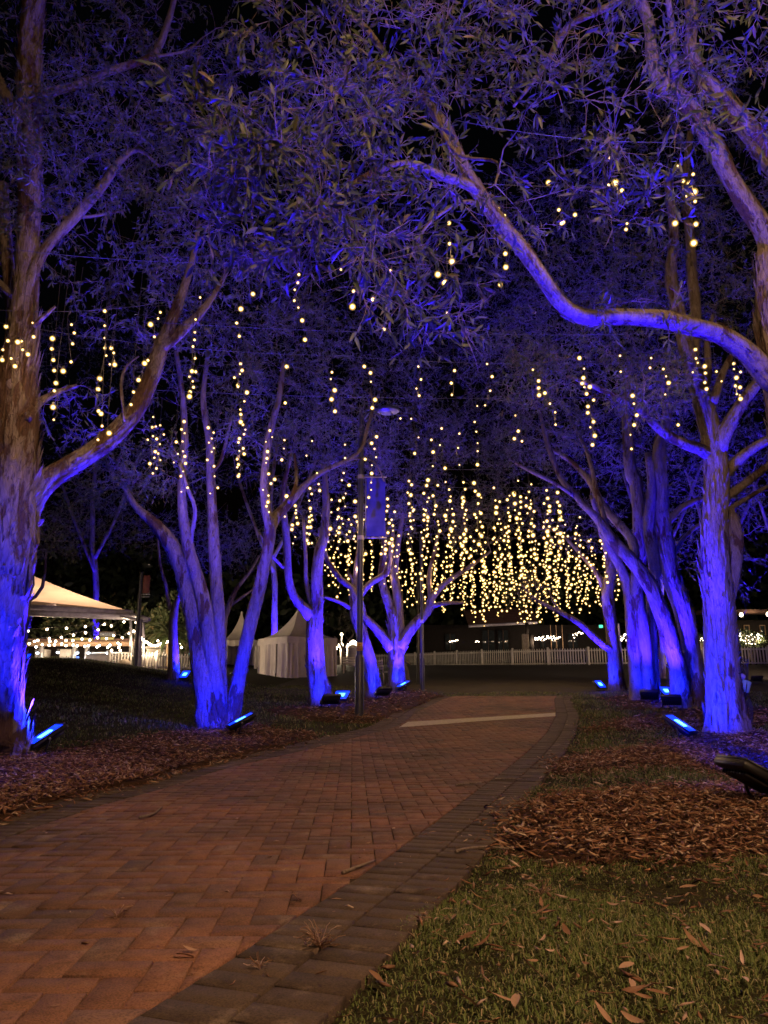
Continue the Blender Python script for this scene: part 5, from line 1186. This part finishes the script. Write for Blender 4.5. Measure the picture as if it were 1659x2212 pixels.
for k in range(26):
    a = k * 2.4; el = random.uniform(.1, 1.2); L = random.uniform(1.3, 2.1); b = MB(); V = []
    for i in range(8):
        f = i / 7; r = L * f * math.cos(el * (1 - .3 * f)); z = hp + L * f * math.sin(el) - .9 * f * f * L * .8
        for sg in (-1, 0, 1): V.append((math.cos(a) * r - math.sin(a) * sg * .14 * math.sin(math.pi * min(.95, f + .1)), math.sin(a) * r + math.cos(a) * sg * .14 * math.sin(math.pi * min(.95, f + .1)), z - .05 * abs(sg)))
    b.add(V, [(3 * i + j, 3 * i + j + 1, 3 * i + 4 + j, 3 * i + 3 + j) for i in range(7) for j in range(2)]); b.build('frond', M['leaf'], t)
p = at(421, 1420, 38); t = thing('lit_sign', 'small dark board with mint-lit figures left of the V-stemmed tree', 'sign', p)
b = MB(); b.bevbox((0, .04, 0), (1.1, .06, .6), .02); b.build('sign_board', M['dark_gap'], t)
b = MB()
for (x_, z_, w_, h_) in ((-.22, 0, .06, .42), (-.27, .17, .08, .06), (.12, .19, .34, .06), (-.02, .09, .06, .2), (.12, .01, .34, .06), (.26, -.09, .06, .2), (.12, -.19, .34, .06)):
    b.box((x_, -.005, z_), (w_, .02, h_))
b.build('figures', M['letter_mint'], t)
b = MB()
for sx in (-.4, .4): b.box((sx, .04, -.55), (.06, .06, .6))
b.build('sign_legs', M['black_metal'], t)
GL = 'small globe lamps on posts far behind the lamp post'
for x, y, d, r, lab in ((709, 1396, 44, .10, 'faint post lamp at the tent edge left of the cluster'), (725, 1400, 44, .11, 'faint post lamp second from the left in the cluster'), (736, 1394, 46, .16, 'globe lamp beside the pale far trunk'), (750, 1394, 46, .13, 'globe lamp right of the pale far trunk'), (763, 1391, 45, .22, 'brightest globe lamp touching the lamp post'), (738, 1370, 48, .09, 'small high lamp above the globe lamps'), (413, 1362, 42, .12, 'white lamp on a thin mast behind the V-stemmed tree')):
    a = at(x, y, d); g0 = gz(a.x, d); tl = thing('globe_lamp', lab, 'lamp', (a.x, d, g0), GL); h = a.z - g0
    b = MB(); b.tube([(0, 0, -.1), (0, 0, h - r)], .035, 6); b.build('post', M['white_paint'], tl)
    b = MB(); V, F = ico(r, 2); b.add([tuple(v + Vector((0, 0, h))) for v in V], t=F); b.build('globe', M['far_bulb'], tl, smooth=True)
    lamp('POINT', (0, -r - .12, h), 60 * r / .15, (1, .8, .55), tl, .05)
# ---- bench, planter, chair and a bare pale trunk near the far fence
p = at(759, 1452, 38); p.z = gz(p.x, 38); t = thing('white_bench', 'white slatted bench half hidden by the lamp post', 'bench', p)
for k in range(4): b = MB(); b.box((0, k * .11, .42), (.9, .09, .03)); b.build('slat', M['white_paint'], t)
for k in range(3): b = MB(); b.box((0, .42, .52 + k * .12), (.9, .025, .09)); b.build('slat', M['white_paint'], t)
for sx in (-.38, .38):
    for sy in (.02, .36): b = MB(); b.box((sx, sy, .2), (.05, .05, .42)); b.build('leg', M['white_paint'], t)
p = at(762, 1430, 42); p.z = gz(p.x, 42); t = thing('round_bin', 'pale round bin with domed lid behind the white bench', 'bin', p)
b = MB(); b.lathe([(.20, -.1), (.26, .9), (.27, .95)], (0, 0, 0), 14); b.build('bin_body', M['grey_plastic'], t, smooth=True)
b = MB(); b.lathe([(.29, .95), (.27, 1.03), (.12, 1.12), (0, 1.14)], (0, 0, 0), 14); b.build('lid', M['white_paint'], t, smooth=True)
p = gp(824, 1478); t = thing('plastic_chair', 'white plastic chair left of the candelabra-shaped tree', 'chair', p, rotz=2.6)
b = MB(); b.bevbox((0, 0, .42), (.42, .40, .03), .01); b.build('seat', M['grey_plastic'], t)
for k in range(4): b = MB(); b.box((0, .20 + .015 * k, .52 + k * .09), (.40, .02, .06)); b.build('back_slat', M['grey_plastic'], t)
for sx in (-.18, .18):
    for sy in (-.17, .17): b = MB(); b.tube([(sx * 1.15, sy * 1.15, 0), (sx, sy, .42)], [.02, .024], 6); b.build('leg', M['grey_plastic'], t)
    b = MB(); b.tube([(sx, .18, .42), (sx, .24, .88)], .018, 6); b.build('back_post', M['grey_plastic'], t)
tree('bare_tree', 'pale slender bent trunk right behind the candelabra-shaped tree', [('trunk', 0, 0, [(881, 1478, 8), (877, 1450, 9), (871, 1430, 8), (868, 1400, 6), (872, 1360, 4)]), ('branch', 0, 0, [(872, 1432, 6), (880, 1430, 7), (886, 1436, 5)])], [], group=None, seed=81, step=.2, sides=8)
tree('lawn_tree', 'pale bare-trunked tree among the globe lamps behind the lamp post', [('trunk', 0, 0, [(741, 1455, 9), (741, 1425, 8), (739, 1400, 7), (732, 1385, 5), (722, 1375, 3)]), ('branch', 0, 0, [(741, 1405, 5), (752, 1385, 4), (764, 1370, 3)])],
     [(735, 1345, 0, 1.6, 1.2, .7, 30)], dbase=40, group=G2, seed=83, per=18, sprig=.5, step=.3, sides=8, leafm='dark_leaf')

# ================================================================== HOUSE AND GARDEN BEYOND THE FENCE
DH = 58.0; c = at(1085, 1400, DH); t = thing('house', 'dark house with tiled hip roof and stone pillar beyond the fence', 'house', (c.x, DH, gz(c.x, DH))); bz = np.array(t.location)
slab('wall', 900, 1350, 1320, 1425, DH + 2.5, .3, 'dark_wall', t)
a0, a1, r0, r1 = at(1012, 1351, DH - .6), at(1160, 1343, DH - .6), at(1000, 1318, DH + 4), at(1150, 1312, DH + 4)
for k in range(9):      # tile courses of the roof
    f0, f1 = k / 9, (k + 1.12) / 9; b = MB(); A, E, Cc, Dd = a0.lerp(r0, f0), a1.lerp(r1, f0), a1.lerp(r1, f1), a0.lerp(r0, f1); u = Vector((0, -.02, .05))
    b.add([tuple(v) for v in (A + u, E + u, Cc, Dd, A, E)], [(0, 1, 2, 3), (4, 5, 1, 0)]); b.build('tile_course', M['roof_tile'], t, base=bz)
b = MB(); b.tube([tuple(a0 - Vector((0, .08, .06))), tuple(a1 - Vector((0, .08, .06)))], .10, 8); b.build('gutter', M['beam_paint'], t, base=bz)
pl_ = slab('pillar', 1128, 1370, 1142, 1412, DH - 2.5, .5, 'concrete', t); slab('upper_post', 1134, 1345, 1142, 1369.6, DH - 1.5, .3, 'dark_wall', t); slab('side_wall', 1143, 1369, 1153, 1408, DH - 1.5, .4, 'dark_wall', t)
for (x0, x1, y0, y1) in ((1040, 1070, 1360, 1408), (1074, 1100, 1360, 1408), (1165, 1180, 1368, 1400), (1188, 1210, 1368, 1400), (1225, 1250, 1368, 1400), (960, 985, 1368, 1405)):
    f = slab('window', x0, y0, x1, y1, DH + 2.2, .12, 'dark_wall', t); slab('pane', x0 + 1.5, y0 + 1.5, x1 - 1.5, y1 - 1.5, DH + 2.12, .05, 'glass_dark', f)
    slab('mullion', (x0 + x1) / 2 - .5, y0, (x0 + x1) / 2 + .5, y1, DH + 2.05, .06, 'timber', f)
for x in (1190, 1202, 1215): slab('veranda_post', x - 1, 1350, x + 1, 1405, DH - 1, .12, 'timber', t)
GG = 'fairy light garlands on the house front'
def garland(pts, label, d, r=.05, gl=1.0):
    P = [at(x, y, d + random.uniform(-.1, .1)) for x, y in pts]; festoon(P, label, FBULB, gl, .012, 6, GG, r / .07)
garland([(1155 + 55 * f + random.uniform(-1, 1), 1380 - 3 * f + random.uniform(-4, 4)) for f in np.linspace(0, 1, 26)], 'long bright garland on the veranda right of the stone pillar', DH - 2, .05)
garland([(1238 + 20 * f, 1374 - 8 * f + random.uniform(-5, 5)) for f in np.linspace(0, 1, 9)], 'short loose garland left of the low bare limb', DH - 2, .04)
garland([(1333 + 20 * f, 1378 + random.uniform(-9, 9)) for f in np.linspace(0, 1, 13)], 'bright clump of fairy lights behind the pale post', DH - 2, .06)
garland([(972 + 16 * f, 1386 - 3 * f) for f in np.linspace(0, 1, 5)], 'small garland of five lights at the left of the house', DH - 2, .05)
garland([(1028, 1386), (1031, 1385), (1034, 1386)], 'three dim lights under the left eave', DH - 1, .045)
a = at(1298, 1353, DH - 3); tl = thing('exit_light', 'small green exit light left of the farthest right-hand tree', 'light', a); b = MB(); b.bevbox((0, 0, 0), (.26, .08, .2), .02); b.build('light_box', M['exit_green'], tl); b = MB(); b.bevbox((0, .06, 0), (.32, .05, .26), .01); b.build('back_plate', M['black_metal'], tl)
GW = 'wall lamps of the building at right'
c = at(1660, 1400, 60); t = thing('garden_building', 'dark low building behind the fairy-lit shrub at right', 'building', (c.x, 60, gz(c.x, 60))); bz = np.array(t.location)
slab('wall', 1520, 1340, 1860, 1425, 62, .3, 'dark_wall', t); slab('eave', 1510, 1318, 1870, 1326, 60.5, 1.5, 'roof_tile', t)
for (x0, x1) in ((1606, 1622), (1640, 1656)):
    f = slab('window', x0, 1350, x1, 1385, 61.7, .12, 'timber', t); slab('pane', x0 + 2, 1352, x1 - 2, 1383, 61.6, .05, 'glass_dark', f)
for x, y, lab in ((1601, 1328, 'warm wall lamp right of the straight trunk'), (1659, 1327, 'warm wall lamp at the right picture border')):
    a = at(x, y, 59); tl = thing('wall_lamp', lab, 'lamp', a, GW); b = MB(); b.lathe([(0, -.16), (.12, -.1), (.14, .04), (.06, .16), (0, .17)], (0, 0, 0), 10); b.build('lamp_globe', M['far_bulb'], tl, smooth=True)
    b = MB(); b.box((0, .35, .12), (.05, .6, .05)); b.build('bracket', M['black_metal'], tl); lamp('POINT', (0, -.25, -.1), 190, (1, .74, .42), tl, .08)
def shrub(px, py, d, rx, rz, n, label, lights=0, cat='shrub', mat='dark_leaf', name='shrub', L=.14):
    c = at(px, py, d); g0 = gz(c.x, d); t = thing(name, label, cat, (c.x, d, g0)); rng = np.random.default_rng(int(px) + 7)
    q = rng.normal(size=(n, 3)); q /= np.linalg.norm(q, axis=1, keepdims=True); q *= rng.uniform(.4, 1, (n, 1)) ** .5; P = q * np.array([rx, rx * .7, rz]) + np.array([0, 0, c.z - g0]); P *= 1 + .12 * wob(P, 3, 5)[:, None]
    D = q + rng.normal(size=q.shape) * .6; D /= np.linalg.norm(D, axis=1, keepdims=True); ln = L * rng.uniform(.6, 1.3, n)
    V = leaf_arrays(P, D, ln, ln * .4, rng); b = MB(); b.add(V.reshape(-1, 3), t=((np.arange(n) * 7)[:, None, None] + LEAF_T[None]).reshape(-1, 3)); o = b.build('foliage', M[mat], t); o['kind'] = 'stuff'
    b = MB()
    for k in range(5): b.tube([(0, 0, -.1), (rx * .4 * math.cos(k * 1.3), rx * .3 * math.sin(k * 1.3), max(.3, (c.z - g0)))], [.05, .02], 5)
    b.build('stems', M['twig_bark'], t); return t, rng, rx, rz, c
t, rng, rx, rz, c = shrub(1622, 1384, 52, 1.0, .55, 1500, 'shrub wrapped in fairy lights behind the fence at right')
garland([(1594 + 55 * rng.uniform(), 1368 + 24 * rng.uniform()) for k in range(40)], 'fairy lights wound over the shrub at right', 51.3, .026, .6)
shrub(1515, 1384, 52, .35, .3, 300, 'small lit shrub left of the straight trunk'); garland([(1510 + 10 * f, 1381 + 3 * math.sin(9 * f)) for f in np.linspace(0, 1, 6)], 'few yellow fairy lights on the small shrub', 51.4, .03, .6)
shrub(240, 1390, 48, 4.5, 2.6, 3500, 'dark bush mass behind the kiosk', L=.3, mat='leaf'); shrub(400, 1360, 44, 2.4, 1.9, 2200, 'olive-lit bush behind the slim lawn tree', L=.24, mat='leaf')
# far trees that read as one dark belt
rng = np.random.default_rng(5); b = MB(); N = 16000
x = rng.uniform(-62, 62, N); y = rng.uniform(66, 82, N); top = 9.0 + 3.5 * wob(np.stack([x, y * .2, 0 * x], -1), .35, 9) + 1.2 * wob(np.stack([x, y * .2, 0 * x], -1), 1.3, 10)
z = gnd(x, y) + rng.uniform(0, 1, N) ** .7 * top; D = rng.normal(size=(N, 3)); D /= np.linalg.norm(D, axis=1, keepdims=True); ln = rng.uniform(.5, 1.1, N)
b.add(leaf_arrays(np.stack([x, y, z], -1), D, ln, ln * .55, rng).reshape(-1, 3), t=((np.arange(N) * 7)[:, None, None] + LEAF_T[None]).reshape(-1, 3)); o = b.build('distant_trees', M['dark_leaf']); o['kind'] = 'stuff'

# ================================================================== LITTER
GLf = 'dry leaves fallen on the lawn by the path'
dry = []
for k in range(6):
    m = MB(); L = 1.0; V = []; rngl = np.random.default_rng(100 + k); cu = rngl.uniform(-.25, .3); tw = rngl.uniform(-.5, .5)
    for i in range(7):
        f = i / 6; wd = .15 * math.sin(math.pi * (f * .92 + .04)) ** .8 * (1 - .25 * f); a = tw * (f - .5)
        for sg in (-1, 0, 1): V.append((f - .5, sg * wd * math.cos(a), cu * (f - .5) ** 2 * 1.5 + sg * wd * math.sin(a) + .05 * abs(sg)))
    m.add(V, [(3 * i + j, 3 * i + 3 + j, 3 * i + 4 + j, 3 * i + 1 + j) for i in range(6) for j in range(2)]); me = m.mesh('fallen_leaf', True); me.materials.append(M['dry_leaf']); dry.append(me)
def drop(x, y, L, zoff, label, group, name='fallen_leaf'):
    o = inst(name, random.choice(dry)); o.location = (x, y, gz(x, y) + zoff); o.rotation_euler = (random.gauss(0, .35), random.gauss(0, .3), random.uniform(0, 6.28)); o.scale = (L, L * random.uniform(.7, 1.25), L)
    tag(o, label, 'leaf', group)
n = 0
while n < 290:
    x, y = random.uniform(-.3, 3.2), 1.7 + 3.6 * random.random() ** 1.15
    if abs(x) > (y + .6) * .54 or on_path(np.array([x]), np.array([y]), .40)[0]: continue
    bed = in_bed(np.array([x]), np.array([y]))[0]
    drop(x, y, random.choice((.025, .03, .035, .045, .05, .055, .065, .072)), random.uniform(.06, .075) if bed else random.uniform(.016, .030), 'dry brown leaf lying on the near bark mulch right of the path' if bed else 'dry brown leaf fallen on the lawn right of the path', 'dry leaves lying on the near right mulch' if bed else GLf); n += 1
for px, py, lab in ((640, 1955, 'pale curled leaf on the red pavers near the edging'), (632, 1964, 'tiny pale leaf scrap on the red pavers'), (850, 1800, 'long straw-coloured leaf lying on the red pavers'), (400, 2083, 'oval tan leaf at the lower red pavers'), (408, 2070, 'small white curl beside the oval tan leaf'), (920, 2000, 'pink leaf at the grass edge of the dark edging'), (1015, 1885, 'cream leaf scrap on the dark edging'), (270, 1985, 'twiggy leaf bundle on the left pavers'), (880, 1783, 'pale pink leaf at the paver edge'), (1250, 1793, 'large tan bark piece on the near mulch'), (180, 1720, 'round orange leaf on the left mulch')):
    p = gp(px, py); drop(p.x, p.y, random.uniform(.035, .06), .024, lab, None)
GT = 'sticks lying on the path'
for pts, lab in (([(1070, 1690), (1100, 1689), (1138, 1690)], 'dark straight stick across the edging beside the red pavers'), ([(985, 1703), (1010, 1700), (1040, 1697)], 'thin reddish stick on the red pavers'), ([(300, 1776), (330, 1768), (350, 1752)], 'curled twig on the left pavers'), ([(740, 1900), (770, 1888), (810, 1872)], 'short dark twig at the edging'), ([(985, 1853), (1010, 1845), (1060, 1842), (1100, 1846)], 'long twig lying from the edging into the mulch'), ([(110, 1690), (150, 1690), (200, 1712), (215, 1700)], 'forked pale branch on the left mulch')):
    P = [gp(*q) for q in pts]; b = MB(); C = catmull(np.array([(q.x - P[0].x, q.y - P[0].y, gz(q.x, q.y) - P[0].z + .026, 0) for q in P]), .05)[:, :3]
    b.tube(C, np.linspace(.008, .004, len(C)), 6, 5, .15); o = b.build('fallen_stick', M['twig_bark'], smooth=True); o.location = P[0]; tag(o, lab, 'stick', GT)
def tuft(px, py, n, L, label):
    p = gp(px, py); b = MB(); rng = np.random.default_rng(int(px))
    a = rng.uniform(0, 6.28, n); r = rng.uniform(.4, 1, n) * L; h = rng.uniform(.1, .7, n) * L; k = np.linspace(0, 1, 5)[None, :, None]
    E = np.stack([np.cos(a) * r, np.sin(a) * r, h], -1)[:, None]; P = E * k + np.array([0, 0, 1.0]) * (.5 * L * k * (1 - k)) * rng.uniform(-.2, 1.6, (n, 1, 1)) + rng.normal(size=(n, 5, 3)) * L * .03
    b.tubes(P, np.full((n, 5), .0012), 3); o = b.build('dry_tuft', M['dry_leaf']); o.location = (p.x, p.y, p.z + .015); tag(o, label, 'grass tuft')
tuft(690, 2058, 46, .085, 'straw-coloured dry grass tuft lying on the dark edging'); tuft(560, 2105, 14, .05, 'few straws stuck at the edge of the red pavers'); tuft(252, 1993, 16, .05, 'tiny straw tuft in a joint of the left pavers'); tuft(1170, 1940, 20, .07, 'loose straw on the lawn by the mulch')

# ================================================================== STREET LAMP BEHIND THE CAMERA (its warm light falls on the path)
t = thing('street_lamp', 'warm street lamp standing on the lawn behind the viewer', 'street lamp', (3.6, -1.9, 0))
b = MB(); b.lathe([(.11, -.1), (.11, 1.0), (.07, 1.05), (.05, 6.2)], (0, 0, 0), 14); b.build('pole', M['pole_paint'], t, smooth=True)
b = MB(); b.tube([(0, 0, 6.1), (-.3, .2, 6.35), (-.8, .5, 6.4)], .035, 8); b.build('lamp_arm', M['pole_paint'], t, smooth=True)
b = MB(); b.bevbox((-1.05, .66, 6.40), (.6, .30, .10), .03, Matrix.Rotation(-.55, 3, 'Z')); b.build('lamp_head', M['grey_plastic'], t)
b = MB(); b.box((-1.05, .66, 6.345), (.42, .20, .02), Matrix.Rotation(-.55, 3, 'Z')); b.build('lens', M['far_bulb'], t)
lamp('SPOT', (-1.05, .66, 6.30), 2900, (1.0, .585, .30), t, .12, (-.1, .72, -.7), R(165), blend=.3)

def fill_lamp(x, y, aim, power, label):  # unseen lamps added to brighten the far fence and the tents
    g0 = gz(x, y); t = thing('street_lamp', label, 'street lamp', (x, y, g0), 'added fill lamps beyond the picture borders')
    b = MB(); b.lathe([(.10, -.2), (.10, 1.0), (.06, 1.05), (.05, 3.2)], (0, 0, 0), 12); b.build('pole', M['pole_paint'], t, smooth=True)
    b = MB(); b.lathe([(0, .12), (.22, .05), (.26, 0), (.05, -.02), (.05, -.1)], (0, 0, 3.25), 14); b.build('lamp_head', M['grey_plastic'], t, smooth=True)
    b = MB(); b.lathe([(.12, -.02), (.10, -.07), (0, -.09)], (0, 0, 3.23), 12); b.build('lens', M['far_bulb'], t, smooth=True)
    lamp('SPOT', (0, 0, 3.1), power, (1.0, .70, .46), t, .1, (Vector(aim) - Vector((x, y, g0 + 3.1))).normalized(), R(75), blend=.6)
fill_lamp(21, 30, (8, 46, 2.6), 13000, 'added unseen lamp off to the right that brightens the long picket fence')
fill_lamp(-15.5, 22, (-5, 37, 2.4), 4200, 'added unseen lamp off to the left that brightens the marquee tents')
